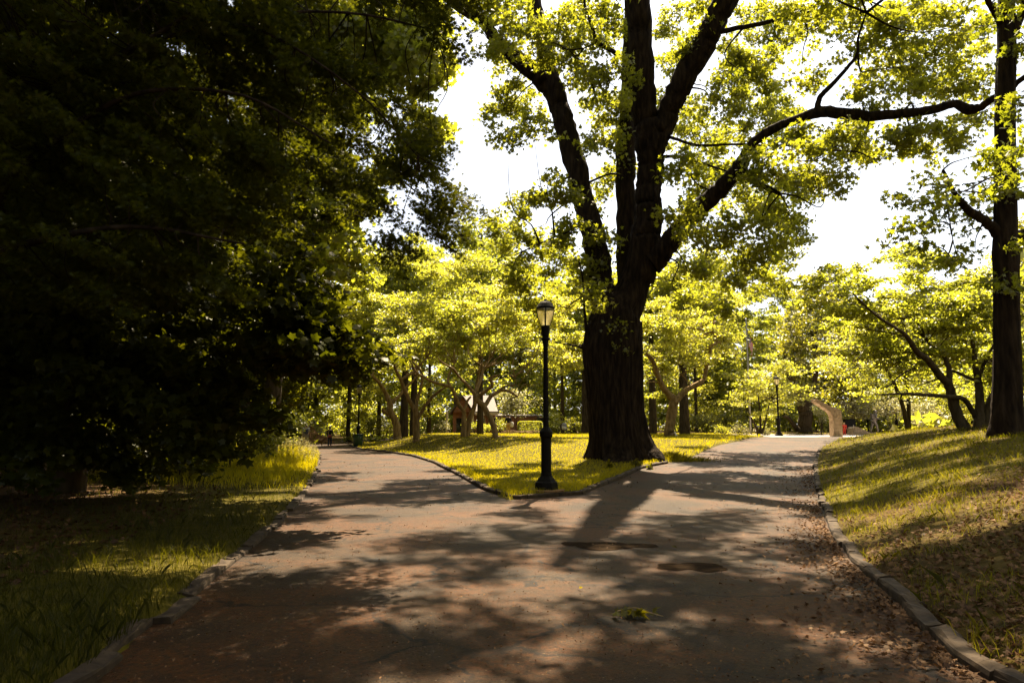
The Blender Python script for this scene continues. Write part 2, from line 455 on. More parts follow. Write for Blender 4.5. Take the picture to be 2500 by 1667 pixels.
def figure(loc, H, yaw, label, top, legs, hair='hair', sleeve='long', legwear='trousers', arms=((0, 0), (0, 0)), stride=.05, hairlen=.0, lean=0, skinm='skin', bodymat=None, cat='person', name='person', bent=0):
    t = empty(name, loc, label, cat, None, yaw)
    h = lambda x, y, z: (x * H, (y + lean * max(0, z - .5)) * H, z * H)
    P = {'pel': h(0, 0, .53), 'wai': h(0, 0, .62), 'che': h(0, .005, .735), 'nb': h(0, 0, .815), 'nk': h(0, .004, .86), 'hd': h(0, .016, .915), 'ht': h(0, .012, .965)}
    Rr = {'pel': .083, 'wai': .07, 'che': .082, 'nb': .05, 'nk': .032, 'hd': .052, 'ht': .045}
    E = [('pel', 'wai'), ('wai', 'che'), ('che', 'nb'), ('nb', 'nk'), ('nk', 'hd'), ('hd', 'ht')]
    for s, tg, (raise_, fwd) in ((-1, 'L', arms[0]), (1, 'R', arms[1])):
        st = stride * (1 if s > 0 else -1)
        P['hip' + tg] = h(.05 * s, 0, .505); P['kn' + tg] = h(.055 * s, .02 + st * .6, .285); P['an' + tg] = h(.058 * s, st - .01, .045); P['to' + tg] = h(.066 * s, st + .075, .018)
        Rr['hip' + tg] = .058; Rr['kn' + tg] = .034; Rr['an' + tg] = .022; Rr['to' + tg] = .018
        E += [('pel', 'hip' + tg), ('hip' + tg, 'kn' + tg), ('kn' + tg, 'an' + tg), ('an' + tg, 'to' + tg)]
        P['sh' + tg] = h(.098 * s, 0, .80); P['el' + tg] = h((.135 + .02 * raise_) * s, .03 * fwd - .012, .64 + .02 * fwd)
        P['wr' + tg] = h((.15 + .02 * raise_ - .05 * max(0, fwd - .5)) * s, .03 + .10 * fwd, .50 + .14 * fwd + .02 * raise_)
        wx = P['wr' + tg]; hd_ = (np.array(wx) - np.array(P['el' + tg])); hd_ = hd_ / np.linalg.norm(hd_)
        P['hn' + tg] = tuple(np.array(wx) + hd_ * .045 * H)
        Rr['sh' + tg] = .04; Rr['el' + tg] = .026; Rr['wr' + tg] = .017; Rr['hn' + tg] = .02
        E += [('nb', 'sh' + tg), ('sh' + tg, 'el' + tg), ('el' + tg, 'wr' + tg), ('wr' + tg, 'hn' + tg)]
        for q in range(5):
            off = np.array([0, (q - 2) * .011, 0]) * H
            ln = [.03, .05, .056, .05, .04][q] * H
            b = np.array(P['hn' + tg]) + off + hd_ * .012 * H
            P[f'f{q}{tg}'] = tuple(b); P[f'g{q}{tg}'] = tuple(b + hd_ * ln + np.array([-.006 * s, .004, 0]) * H)
            Rr[f'f{q}{tg}'] = .0055; Rr[f'g{q}{tg}'] = .0045
            E += [('hn' + tg, f'f{q}{tg}'), (f'f{q}{tg}', f'g{q}{tg}')]
    P['ns'] = h(0, .072, .918); Rr['ns'] = .009; E.append(('hd', 'ns'))
    for s, q in ((-1, 'eL'), (1, 'eR')):
        P[q] = h(.052 * s, .012, .92); Rr[q] = .011; E.append(('hd', q))
    keys = list(P); ix = {k: i for i, k in enumerate(keys)}
    skin('body', [P[k] for k in keys], [(ix[a], ix[b]) for a, b in E], [Rr[k] * H for k in keys], M[bodymat or skinm], t)
    def part(nm, ks, es, grow, mat, over=None):
        i2 = {k: i for i, k in enumerate(ks)}; over = over or {}
        return skin(nm, [over.get(k, P[k]) for k in ks], [(i2[a], i2[b]) for a, b in es], [(Rr[k] + grow) * H for k in ks], mat, t)
    def lerp(a, b, f): return tuple(np.array(P[a]) * (1 - f) + np.array(P[b]) * f)
    if top:
        ks = ['pel', 'wai', 'che', 'nb', 'shL', 'shR', 'elL', 'elR']; es = [('pel', 'wai'), ('wai', 'che'), ('che', 'nb'), ('nb', 'shL'), ('nb', 'shR'), ('shL', 'elL'), ('shR', 'elR')]; ov = {}
        if sleeve == 'long':
            ks += ['wrL', 'wrR']; es += [('elL', 'wrL'), ('elR', 'wrR')]
        elif sleeve == 'short':
            ov = {'elL': lerp('shL', 'elL', .75), 'elR': lerp('shR', 'elR', .75)}
        else:
            ks = ks[:6]; es = es[:5]
        part('top', ks, es, .014, M[top], ov)
    if legs:
        ks = ['pel', 'hipL', 'hipR', 'knL', 'knR']; es = [('pel', 'hipL'), ('pel', 'hipR'), ('hipL', 'knL'), ('hipR', 'knR')]
        if legwear == 'trousers':
            ks += ['anL', 'anR']; es += [('knL', 'anL'), ('knR', 'anR')]
        if legwear == 'skirt':
            mb = MB(); lathe(mb, [(.085 * H, .56 * H), (.10 * H, .50 * H), (.115 * H, .36 * H), (.125 * H, .14 * H), (.12 * H, .14 * H), (.1 * H, .36 * H)], 16, cap=False)
            mb.build('skirt', M[legs], t, smooth=True)
        else:
            part(legwear, ks, es, .012, M[legs])
    if hair:
        mb = MB(); c = np.array(P['hd']) + np.array([0, -.008, .022]) * H
        prof = [(.0, .058), (.03, .053), (.052, .032), (.061, 0), (.058, -.03), (.045, -.05 - hairlen)]
        lathe(mb, [(r * H, z * H) for r, z in prof[::-1]], 14, c, cap=True)
        mb.build('hair', M[hair], t, smooth=True)
    for nm in ('shoe',):
        for s in ('L', 'R'):
            a, b = np.array(P['an' + s]), np.array(P['to' + s])
            skin('shoe', [a + (0, -.02 * H, -.015 * H), b], [(0, 1)], [.028 * H, .024 * H], M['black'] if legs != 'shorts' else M['white'], t, 1)
    return t, P

def gpos(px, Y, dz=0):
    p = at(px, HOR, Y)
    return (p[0], Y, hz(p[0], Y) + dz)

# man with backpack
t, P = figure(gpos(748, 52), 1.80, R_(6), 'walking man in a grey T-shirt with a dark blue backpack above the tall grass', 'greytee', 'shorts', 'hair', 'short', 'shorts', ((.6, 0), (.6, .1)), .06)
pk = MB()
box(pk, (0, -.20, 1.24), (.32, .18, .42), taper=.86); box(pk, (0, -.31, 1.14), (.24, .07, .2), taper=.9)
bp = pk.build('backpack', M['packblue'], t)
l = MB(); box(l, (0, -.215, 1.40), (.27, .17, .10), taper=.8); l.build('flap', M['packgrey'], bp)
for s in (-1, 1):
    st = MB(); tube(st, [(.11 * s, -.14, 1.42), (.12 * s, -.03, 1.52), (.115 * s, .12, 1.42), (.12 * s, .1, 1.2)], [.022] * 4, 6); st.build('strap', M['packblue'], bp)
# woman in black
t, P = figure(gpos(806, 55), 1.62, R_(-8), 'woman in a black hoodie and dark leggings standing on the path, seen from behind', 'black', 'navy', 'hair', 'long', 'trousers', ((.2, .3), (.1, .5)), .02, hairlen=.09)
pk = MB(); lathe(pk, [(.10, -.12), (.155, -.09), (.16, .02), (.12, .10), (.05, .12)], 12, (0, 0, 0))
b = pk.build('handbag', M['bagred'], empty('shoulder_bag', (gpos(806, 55)[0] + .07, 54.74, gpos(806, 55)[2] + .83), 'red brown handbag hanging at the hip of the woman in black', 'bag'), smooth=True); b.scale = (1, .5, 1)
st = MB(); tube(st, [(-.14, 0, .06), (-.1, .04, .4), (.02, .1, .62)], [.012] * 3, 5); st.build('strap', M['tan'], b.parent)
# dog
gd = gpos(780, 53.5)
dt = empty('dog', gd, 'brown dog standing on the path beside the woman in black', 'dog', None, R_(-70))
V = [(0, -.28, .48), (0, -.05, .50), (0, .22, .50), (0, .34, .60), (0, .42, .72), (0, .52, .74), (0, .62, .70), (0, -.38, .52), (0, -.50, .44), (0, -.56, .34)]
E = [(0, 1), (1, 2), (2, 3), (3, 4), (4, 5), (5, 6), (0, 7), (7, 8), (8, 9)]; Rd = [.11, .10, .135, .085, .065, .07, .035, .03, .02, .014]
for s in (-1, 1):
    i = len(V); V += [(.07 * s, .22, .36), (.075 * s, .21, .18), (.075 * s, .23, .03), (.075 * s, .27, .02)]; E += [(2, i), (i, i + 1), (i + 1, i + 2), (i + 2, i + 3)]; Rd += [.055, .028, .022, .022]
    i = len(V); V += [(.075 * s, -.26, .36), (.08 * s, -.20, .26), (.08 * s, -.33, .14), (.08 * s, -.31, .03), (.08 * s, -.26, .02)]; E += [(0, i), (i, i + 1), (i + 1, i + 2), (i + 2, i + 3), (i + 3, i + 4)]; Rd += [.07, .045, .025, .02, .022]
    i = len(V); V += [(.045 * s, .47, .80), (.085 * s, .47, .75)]; E += [(5, i), (i, i + 1)]; Rd += [.02, .014]
skin('body', V, E, Rd, M['dogfur'], dt)
# distant person with dark top and white skirt
figure(gpos(1051, 99), 1.66, R_(60), 'distant woman in a dark top and white skirt beside the small far lamp', 'plum', 'white', 'hair', 'none', 'skirt', ((.1, .1), (.1, .2)), .03, hairlen=.05)
# person in black jacket and tan trousers
tp = gpos(1241, 59)
figure(tp, 1.70, R_(5), 'person in a black jacket and tan trousers left of the clipped hedge', 'black', 'tan', 'hair', 'long', 'trousers', ((.2, .6), (.2, 1.2)), .01)
mb = MB(); lathe(mb, [(.06, 0), (.15, .05), (.17, .25), (.12, .42), (.05, .46)], 12); wb = mb.build('tote_bag', M['white'], None, None, True); wb.location = (tp[0] + .30, tp[1] - .03, tp[2] + .58); wb.scale = (1, .5, 1)
tag(wb, 'white cloth bag hanging from the arm of the person in the black jacket', 'bag')
# person in white hat half hidden by the lamp
t, P = figure(gpos(1320, 64), 1.74, R_(-20), 'person in dark clothes and a pale hat, half hidden behind the near lamp post', 'black', 'shorts', 'hair', 'long', 'trousers', ((.3, .2), (.3, .8)), .04)
mb = MB(); lathe(mb, [(.16, 0), (.16, .012), (.10, .03), (.095, .09), (.04, .115)], 14, (0, .02, 1.66)); mb.build('hat', M['white'], t, smooth=True)
# child in red
figure(gpos(2061, 55), 1.12, R_(150), 'fair haired child in a red jacket standing by the foot of the bent stone monument', 'red', 'red', 'blond', 'long', 'trousers', ((.3, .5), (.3, .6)), .02)

# soldier statue on the plaza (bronze), leaning forward to the right
sp = gpos(2134, 60)
t, P = figure((sp[0], sp[1], sp[2] + .25), 1.95, R_(-90), 'weathered bronze statue of a helmeted soldier striding to the right', 'bronze', 'bronze', None, 'long', 'trousers', ((.2, .7), (.2, .9)), .14, lean=.22, bodymat='bronze', cat='statue', name='statue')
mb = MB(); lathe(mb, [(.15, -.02), (.155, .03), (.13, .1), (.07, .145), (.0, .155)], 14, np.array(P['ht']) + (0, -.02, -.07)); mb.build('helmet', M['bronze'], t, smooth=True)
mb = MB(); box(mb, np.array(P['che']) + (0, -.22, -.02), (.30, .2, .42), taper=.85); mb.build('pack', M['bronze'], t)
mb = MB(); box(mb, (0, .02, -.13), (.8, 1.3, .28)); mb.build('plinth', M['stone'], t)

# ------------------------------------------------------------------ ground, path, kerbs
def grid(xs, ys):
    X, Y = np.meshgrid(xs, ys)
    nx, ny = len(xs), len(ys)
    i = np.arange(ny - 1)[:, None] * nx; j = np.arange(nx - 1)[None]
    Fq = np.stack([i + j, i + j + 1, i + nx + j + 1, i + nx + j], -1).reshape(-1, 4)
    return X.ravel(), Y.ravel(), Fq

xs = np.concatenate([np.linspace(-220, -16, 50), np.arange(-15.8, 26, .2), np.linspace(26.5, 220, 50)])
ys = np.concatenate([np.arange(-8, 2, .5), np.arange(2, 50, .2), np.arange(50, 120, .7), np.linspace(121, 420, 30)])
X, Y, Fq = grid(xs, ys)
sd = path_sd(X, Y); Z = hground(X, Y, sd)
mb = MB(); mb.add(np.stack([X, Y, Z], 1), Fq)
go = mb.build('ground', M['ground'], smooth=True); tag(go, kind='structure')
zone = np.zeros(len(X))
dr = pdist(RK, X, Y)
zone = np.where(right_of(X, Y) & (Y < 46), .8 + .35 * np.sin(X * 1.3 + 2 * np.sin(Y * .6)) - .6 * S(8, 13, Y), zone)
zone = np.where(left_of(X, Y), S(1.2, 4.5, pdist(LK, X, Y)) * (1 - S(20, 30, Y)) + S(24, 40, Y) * .2, zone)
zone = np.where(Y > 66, .6, zone); zone = np.where(np.abs(X) > 26, .7, zone)
za = go.data.attributes.new('zone', 'FLOAT', 'POINT'); za.data.foreach_set('value', np.clip(zone, 0, 1).astype(np.float32))

X, Y, Fq = grid(np.arange(-24, 46, .25), np.concatenate([np.arange(-8, 56, .25), np.arange(56, 118, .25)]))
sd = path_sd(X, Y)
Zp = Rise(X, Y) + .012 * np.sin(X * .8) * np.sin(Y * .5)
keep = (sd[Fq] < .22).any(1)
used = np.unique(Fq[keep]); remap = np.full(len(X), -1); remap[used] = np.arange(len(used))
mb = MB(); mb.add(np.stack([X, Y, Zp], 1)[used], remap[Fq[keep]])
tag(mb.build('path', M['asphalt'], smooth=True), kind='structure')

# pale paved plaza at the end of the right path
X, Y, Fq = grid(np.arange(17.5, 40, .5), np.arange(46.5, 62.1, .5))
mb = MB(); mb.add(np.stack([X, Y, Rise(X, Y) + .03], 1), Fq)
tag(mb.build('plaza', M['plaza'], smooth=True), kind='structure')

def kerb(name, line, ymin, ymax, seg=(.55, 1.1), w=.19, h=.125, ragged=.0, drop=0.0):
    mb = MB()
    P = np.asarray(line); d = np.concatenate([[0], np.cumsum(np.hypot(*np.diff(P, axis=0).T))])
    s = 0.0
    while s < d[-1] - .2:
        L_ = rng.uniform(*seg)
        if rng.random() < drop:
            s += L_; continue
        ss = np.linspace(s + .008, min(s + L_ - .008, d[-1]), 6)
        x = np.interp(ss, d, P[:, 0]); y = np.interp(ss, d, P[:, 1])
        s += L_
        if y.mean() < ymin or y.mean() > ymax: continue
        tx, ty = np.gradient(x), np.gradient(y); n = np.hypot(tx, ty); nx, ny = -ty / n, tx / n
        z0 = Rise(x, y); j = rng.normal(0, ragged, 3)
        prof = [(-w / 2, -.12), (-w / 2, h - .025), (-w / 2 + .008, h - .008), (-w / 2 + .03, h), (w / 2 - .03, h), (w / 2 - .008, h - .01), (w / 2, h - .03), (w / 2, -.12)]
        V = []
        for o, z in prof:
            V.append(np.stack([x + nx * (o + j[0]), y + ny * (o + j[0]), z0 + z + j[1] * .5 + j[2] * .3 * np.linspace(-1, 1, 6) + rng.normal(0, .009, 6)], 1))
        V = np.array(V)  # 8 x 6
        Fc = []
        for a in range(8):
            for b_ in range(5):
                a2 = (a + 1) % 8
                Fc.append([a * 6 + b_, a2 * 6 + b_, a2 * 6 + b_ + 1, a * 6 + b_ + 1])
        Fc.append([a * 6 for a in range(8)]); Fc.append([a * 6 + 5 for a in range(7, -1, -1)])
        mb.add(V.reshape(-1, 3), Fc)
    o = mb.build(name, M['kerb'], smooth=False); tag(o, kind='structure'); return o

kerb('kerb_left', LK, -4, 38, ragged=.03, h=.06, w=.16)
kerb('kerb_right', RK, -4, 33, ragged=.022, h=.075, w=.15)
isl_line = np.array(list(IKL[1:10][::-1]) + [((IKL[0] + IKR[0]) / 2 + np.array([-.25, -.12]))] + list(IKR[:5]))
kerb('kerb_island', isl_line, 10, 60, ragged=.01, h=.09, w=.16)

# broken black patches in the asphalt
def blob_patch(name, px, py, rx, ry, z=.012):
    c = np.array(flat(px, py)); th = np.linspace(0, 2 * np.pi, 26, endpoint=False)
    r = 1 + .22 * rng.normal(size=26)
    r = np.clip((r + np.roll(r, 1) + np.roll(r, 2)) / 3, .7, 1.2)
    x = c[0] + rx * r * np.cos(th); y = c[1] + ry * r * np.sin(th)
    zz = Rise(x, y) + .012 * np.sin(x * .8) * np.sin(y * .5) + .006
    mb = MB(); mb.add(np.stack([x, y, zz], 1), [list(range(26))])
    return tag(mb.build(name, M['patch']), kind='structure')
for q_ in [(1645, 1381, .20, .20), (1715, 1383, .24, .24), (1470, 1331, .42, .30), (1400, 1326, .2, .16), (1560, 1330, .24, .17)]:
    blob_patch('asphalt_patch', *q_)

# ------------------------------------------------------------------ foliage
def outline(kind):
    if kind == 'star':
        a = np.radians([-155, -118, -85, -60, -38, -18, 0, 18, 38, 60, 85, 118, 155]); rr = [.35, .62, .26, .85, .28, .3, 1.0, .3, .28, .85, .26, .62, .35]
        rr = np.array([.3, .6, .22, .86, .24, .9, .22, 1.0, .22, .9, .24, .86, .22, .6, .3]); a = np.radians(np.linspace(-150, 150, 15))
    elif kind == 'lobed':
        rr = np.array([.45, .75, .5, .98, .62, 1.0, .62, .98, .5, .75, .45]); a = np.radians([-150, -115, -85, -55, -25, 0, 25, 55, 85, 115, 150])
    elif kind == 'oak':
        rr = np.array([.30, .55, .28, .68, .36, 1.0, .36, .68, .28, .55, .30]); a = np.radians([-160, -110, -85, -50, -28, 0, 28, 50, 85, 110, 160])
    elif kind == 'leaf':
        return np.array([[0, -.5, 0], [.3, -.1, .06], [.2, .25, .05], [0, .55, -.05], [-.2, .25, .05], [-.3, -.1, .06]])
    else:
        return np.array([[0, -.5, 0], [.34, 0, .1], [0, .5, 0], [-.34, 0, .1]])
    P = np.stack([np.sin(a) * rr, np.cos(a) * rr], 1) * .55
    z = -.35 * (P ** 2).sum(1)
    return np.column_stack([P, z])

def leaves(mb, C, size, kind, up=.8, var=None, dirn=None):
    n = len(C)
    if n == 0: return
    T = outline(kind); k = len(T)
    N = rng.normal(size=(n, 3)); N[:, 2] = np.abs(N[:, 2]) * .6 + up
    N /= np.linalg.norm(N, axis=1)[:, None]
    A = rng.normal(size=(n, 3))
    if dirn is not None: A = A * .7 + np.asarray(dirn)
    b = A - N * (A * N).sum(1)[:, None]; b /= np.linalg.norm(b, axis=1)[:, None] + 1e-9
    t = np.cross(b, N)
    s = np.broadcast_to(size, (n,)) * rng.uniform(.7, 1.25, n)
    V = C[:, None] + s[:, None, None] * (T[None, :, 0, None] * t[:, None] + T[None, :, 1, None] * b[:, None] + T[None, :, 2, None] * N[:, None])
    Fc = np.arange(n * k).reshape(n, k)
    mb.add(V, Fc, np.clip(var if var is not None else rng.random(n), 0, 1))

def merge(a, b, mi=1):
    if not b.V: return a
    for l in b.L: a.L.append(l + a.n)
    a.V += b.V; a.C += b.C; a.var += b.var; a.mi += [m * 0 + mi for m in b.mi]; a.n += b.n
    return a

def crown(mb, pads, per_m2, clump_r, size, kind, flatz=.45, shear=(0, 0), up=.8, twigs=None, var0=.5, clump_d=1.0, dirn=None):
    """pads: (centre, (rx,ry,rz)); leaves come in clumps spread over every pad"""
    for c, r in pads:
        c = np.asarray(c); r = np.asarray(r)
        nc = max(2, int(clump_d * 2.2 * r[0] * r[1] / clump_r ** 2 * .55))
        d = rng.normal(size=(nc, 3)); d /= np.linalg.norm(d, axis=1)[:, None]
        cc = c + d * r * (rng.random(nc) ** .45)[:, None]
        nl = max(4, int(per_m2 * math.pi * clump_r ** 2))
        cv = rng.normal(var0, .16, nc)
        cnt = rng.poisson(nl, nc)
        idx = np.repeat(np.arange(nc), cnt)
        o = rng.normal(size=(len(idx), 3)) * clump_r * .55 * np.array([1, 1, flatz])
        p = cc[idx] + o
        p[:, 2] -= shear[0] * (p[:, 0] - c[0]) + shear[1] * (p[:, 1] - c[1])
        leaves(mb, p, size, kind, up, cv[idx] + rng.normal(0, .2, len(idx)), dirn)
        if twigs is not None and nc:
            for q in cc[rng.random(nc) < (.18 if kind == 'star' else .4)]:
                q = q.copy(); q[2] -= shear[0] * (q[0] - c[0]) + shear[1] * (q[1] - c[1])
                mid = (c + q) / 2 + rng.normal(0, .08, 3) * r
                tube(twigs, [c, mid, q], [.02 * r[0] ** .5, .013, .005], 4, False)

def fill(polyD, n, zr, rr, fl=.6, zfn=None):
    """pads inside a region of the view, each at its own distance"""
    poly = np.array(polyD, float); lo, hi = poly.min(0), poly.max(0); pads = []
    while len(pads) < n:
        p = rng.uniform(lo, hi)
        if not inside(poly, np.array([p[0]]), np.array([p[1]]))[0]: continue
        Yd = rng.uniform(*zr) if zfn is None else zfn(p[0], p[1]) + rng.uniform(*zr)
        r = rng.uniform(*rr)
        pads.append((aD(p[0], p[1], Yd), (r, r, r * fl)))
    return pads

def limb(mb, pts, sides=9, per=5, rough=.03, flute=None, conv=None):
    """pts: (x, y, distance, width) in view units; returns world polyline"""
    P = []; R = []
    for x, y, Yd, w in pts:
        q = conv(x, y) if conv else (x * K, y * K)
        P.append(at(q[0], q[1], Yd)); R.append((w * (conv.s if conv else K)) / 2 / F * Yd)
    P, R = catmull(P, R, per)
    wob = rng.normal(0, 1, P.shape) * (R[:, None] * .07); wob[0] = 0
    tube(mb, P + wob, R, sides, True, rough, flute)
    return P, R

class Conv:
    def __init__(self, x0, y0, s): self.x0, self.y0, self.s = x0, y0, 1 / s
    def __call__(self, x, y): return self.x0 + x * self.s, self.y0 + y * self.s

def reach(mb, line, pads, r0=.05, frac=.7):
    """boughs from a limb polyline out to the pads"""
    for c, r in pads:
        if rng.random() > frac: continue
        c = np.asarray(c); d = np.linalg.norm(line - c, axis=1); i = d.argmin()
        if d[i] > 5.5: continue
        a = line[i]; mid = a * .5 + c * .5 + np.array([0, 0, -.05 * d[i]]) + rng.normal(0, .09 * d[i], 3)
        m2 = a * .45 + mid * .55 + rng.normal(0, .07 * d[i], 3)
        P, R = catmull([a, m2, mid, c], [r0 * min(1.0, .45 + d[i] * .12), r0 * .55, r0 * .35, r0 * .12], 4)
        tube(mb, P, R, 5, False)

# ---------------------------------------------------------------- the big oak
ZO = 26.4
ob_ = aD(1430, 1050, ZO); OB = np.array([ob_[0], ZO, hz(ob_[0], ZO) - .05])
oak = empty('oak_tree', OB, 'huge old oak with a broad fluted trunk standing at the fork of the two paths', 'tree')
tb = MB()
prof = [(1432, 1078, 1.46, 180), (1431, 1056, 1.40, 166), (1428, 1035, 1.2, 146), (1423, 1000, 1.0, 130), (1417, 950, 1, 123), (1413, 900, 1, 126), (1410, 850, 1, 131), (1407, 800, 1, 136), (1411, 760, 1, 126), (1420, 720, 1, 112), (1440, 690, 1, 84), (1457, 650, 1, 70), (1474, 600, 1, 68), (1482, 550, 1, 66)]
P = [aD(x, y, ZO) for x, y, _, w in prof]; Rr = [w * K / 2 / F * ZO for *_, w in prof]
P, Rr = catmull(P, Rr, 7)
def oakflute(th, z):
    zb = np.clip((z - OB[2]) / 6.5, 0, 1)
    a = .10 * (1 - zb) ** 1.3 + .025
    fl = np.cos(th * 7 + .7 * np.sin(z * .7)) * .6 + np.cos(th * 11 + 2 + .5 * z) * .35 + np.cos(th * 4 + 1.1) * .4
    root = np.clip(1 - (z - OB[2]) / 1.1, 0, 1) ** 2
    rd = .022 * np.cos(th * 37 + 2.4 * np.sin(z * 1.1 + th * 3)) * (.5 + .5 * np.sin(z * 2.3 + th * 9)) + .016 * np.cos(th * 61 + 3 * np.sin(z * 1.7 + 5 * th))
    return 1 + a * fl * .55 + root * (.06 + .20 * np.cos(th * 5 + .4) + .09 * np.cos(th * 3 + 2)) + rd
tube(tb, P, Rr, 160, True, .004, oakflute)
s1 = limb(tb, [(1470, 640, ZO, 66), (1482, 560, ZO, 67), (1488, 500, 26.3, 66), (1490, 440, 26.2, 58), (1495, 378, 26.1, 60), (1490, 310, 26.0, 66), (1481, 240, 25.8, 56), (1474, 126, 25.5, 55), (1463, 0, 25.1, 61), (1455, -130, 24.8, 54), (1450, -330, 24.5, 40), (1440, -560, 24.2, 22)], 60, 7, .012, lambda th, z: 1 + .03 * np.cos(th * 17 + z) + .02 * np.cos(th * 29))[0]
burl = MB()
limb(tb, [(1375, 815, ZO, 50), (1352, 798, ZO - .1, 34), (1338, 796, ZO - .1, 14), (1331, 794, ZO - .1, 7)], 12)
limb(tb, [(1380, 740, ZO - .3, 40), (1362, 752, ZO - .3, 28), (1352, 764, ZO - .3, 16), (1345, 740, ZO - .3, 4)], 12)
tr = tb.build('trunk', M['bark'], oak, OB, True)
lines = [s1]
def oaklimb(chains, sides=24):
    mb = MB()
    for ch in chains:
        lines.append(limb(mb, ch, sides if ch[0][3] > 24 else 8, 6, .015)[0])
    mb.build('limb', M['bark'], oak, OB, True)
oaklimb([[(1405, 740, ZO, 70), (1380, 660, 26.7, 62), (1372, 584, 26.9, 56), (1354, 508, 27.1, 56), (1341, 462, 27.2, 50), (1321, 378, 27.5, 52), (1299, 294, 27.7, 52), (1287, 252, 27.8, 47), (1272, 210, 27.9, 52), (1258, 165, 28, 46), (1245, 84, 28.2, 38), (1222, 0, 28.4, 44), (1200, -120, 28.6, 34), (1180, -300, 29, 18)],
         [(1262, 205, 27.9, 40), (1228, 170, 27.8, 40), (1203, 147, 27.7, 42), (1170, 118, 27.5, 36), (1140, 92, 27.3, 30), (1110, 50, 27, 28), (1060, 20, 26.6, 26), (980, -40, 26, 16)],
         [(1372, 240, 26.2, 6), (1340, 150, 26, 7), (1226, 66, 27.8, 9)]])
oaklimb([[(1440, 690, 27.2, 50), (1438, 584, 27.6, 44), (1437, 462, 27.8, 45), (1437, 378, 28, 46), (1437, 315, 28.1, 50), (1442, 240, 28.2, 36), (1446, 100, 28.4, 34), (1450, -60, 28.6, 28), (1460, -260, 29, 16)]])
oaklimb([[(1496, 345, 26.0, 60), (1520, 300, 25.8, 56), (1537, 252, 25.6, 50), (1566, 190, 25.2, 58), (1603, 126, 24.8, 56), (1636, 62, 24.4, 56), (1667, 0, 24, 60), (1720, -120, 23.2, 46), (1790, -280, 22.4, 24)],
         [(1645, 75, 24.3, 14), (1700, 64, 24, 12), (1749, 55, 23.6, 11), (1812, 38, 23.2, 9), (1858, 29, 23, 8), (1900, -20, 22.6, 6)]])
oaklimb([[(1496, 605, 26.2, 60), (1522, 575, 26, 50), (1560, 529, 25.7, 45), (1600, 485, 25.3, 43), (1644, 445, 24.9, 41), (1690, 398, 24.4, 37), (1708, 368, 24.2, 32), (1724, 336, 24, 26), (1760, 306, 23.6, 23), (1800, 285, 23.2, 20), (1838, 272, 22.8, 22), (1884, 257, 22.4, 27), (1926, 260, 22, 27), (1998, 267, 21.4, 24), (2081, 260, 20.8, 22), (2145, 252, 20.3, 21), (2191, 239, 19.9, 19), (2224, 252, 19.7, 26), (2250, 247, 19.5, 18), (2283, 225, 19.2, 16), (2317, 206, 19, 14), (2360, 172, 18.6, 12), (2440, 120, 18, 7)],
         [(1878, 258, 22.4, 18), (1878, 240, 22.4, 14), (1886, 220, 22.3, 13), (1913, 193, 22.1, 11), (1947, 155, 21.8, 9), (1968, 126, 21.6, 8), (1972, 84, 21.4, 6), (1990, 30, 21, 4)],
         [(1706, 378, 24.2, 15), (1718, 402, 24.1, 14), (1741, 424, 24, 14), (1768, 434, 23.9, 13), (1791, 445, 23.8, 10)],
         [(1640, 440, 24.8, 20), (1600, 470, 25.6, 22), (1575, 510, 26.6, 22), (1540, 560, 27, 24)]])
oaklimb([[(1462, 168, 25.6, 14), (1449, 155, 25.5, 13), (1413, 122, 25.2, 12), (1371, 97, 24.9, 10), (1362, 70, 24.8, 8), (1346, 25, 24.6, 7), (1338, -30, 24.4, 5)],
         [(1371, 97, 24.9, 6), (1340, 112, 24.8, 3)]])
oaklimb([[(1520, 318, 25.8, 10), (1543, 317, 25.6, 8), (1602, 334, 25.2, 7), (1686, 332, 24.6, 6), (1833, 336, 23.6, 4), (1900, 345, 23, 3)],
         [(1522, 360, 25.9, 9), (1570, 362, 25.5, 7), (1640, 384, 25, 5), (1690, 400, 24.5, 4)]])
oaklimb([[(1374, 520, 26.8, 9), (1362, 508, 26.6, 7), (1320, 522, 26.2, 6), (1287, 538, 25.9, 5), (1182, 586, 25.2, 3)],
         [(1350, 420, 27.2, 6), (1400, 400, 26.4, 5), (1432, 405, 26, 4)]])
oaklimb([[(1346, 760, ZO - .4, 7), (1342, 700, ZO - .6, 5), (1338, 640, ZO - .8, 4), (1330, 600, ZO - 1, 3)], [(1334, 797, ZO - .2, 5), (1300, 790, ZO - .5, 3), (1270, 786, ZO - .8, 2)]])

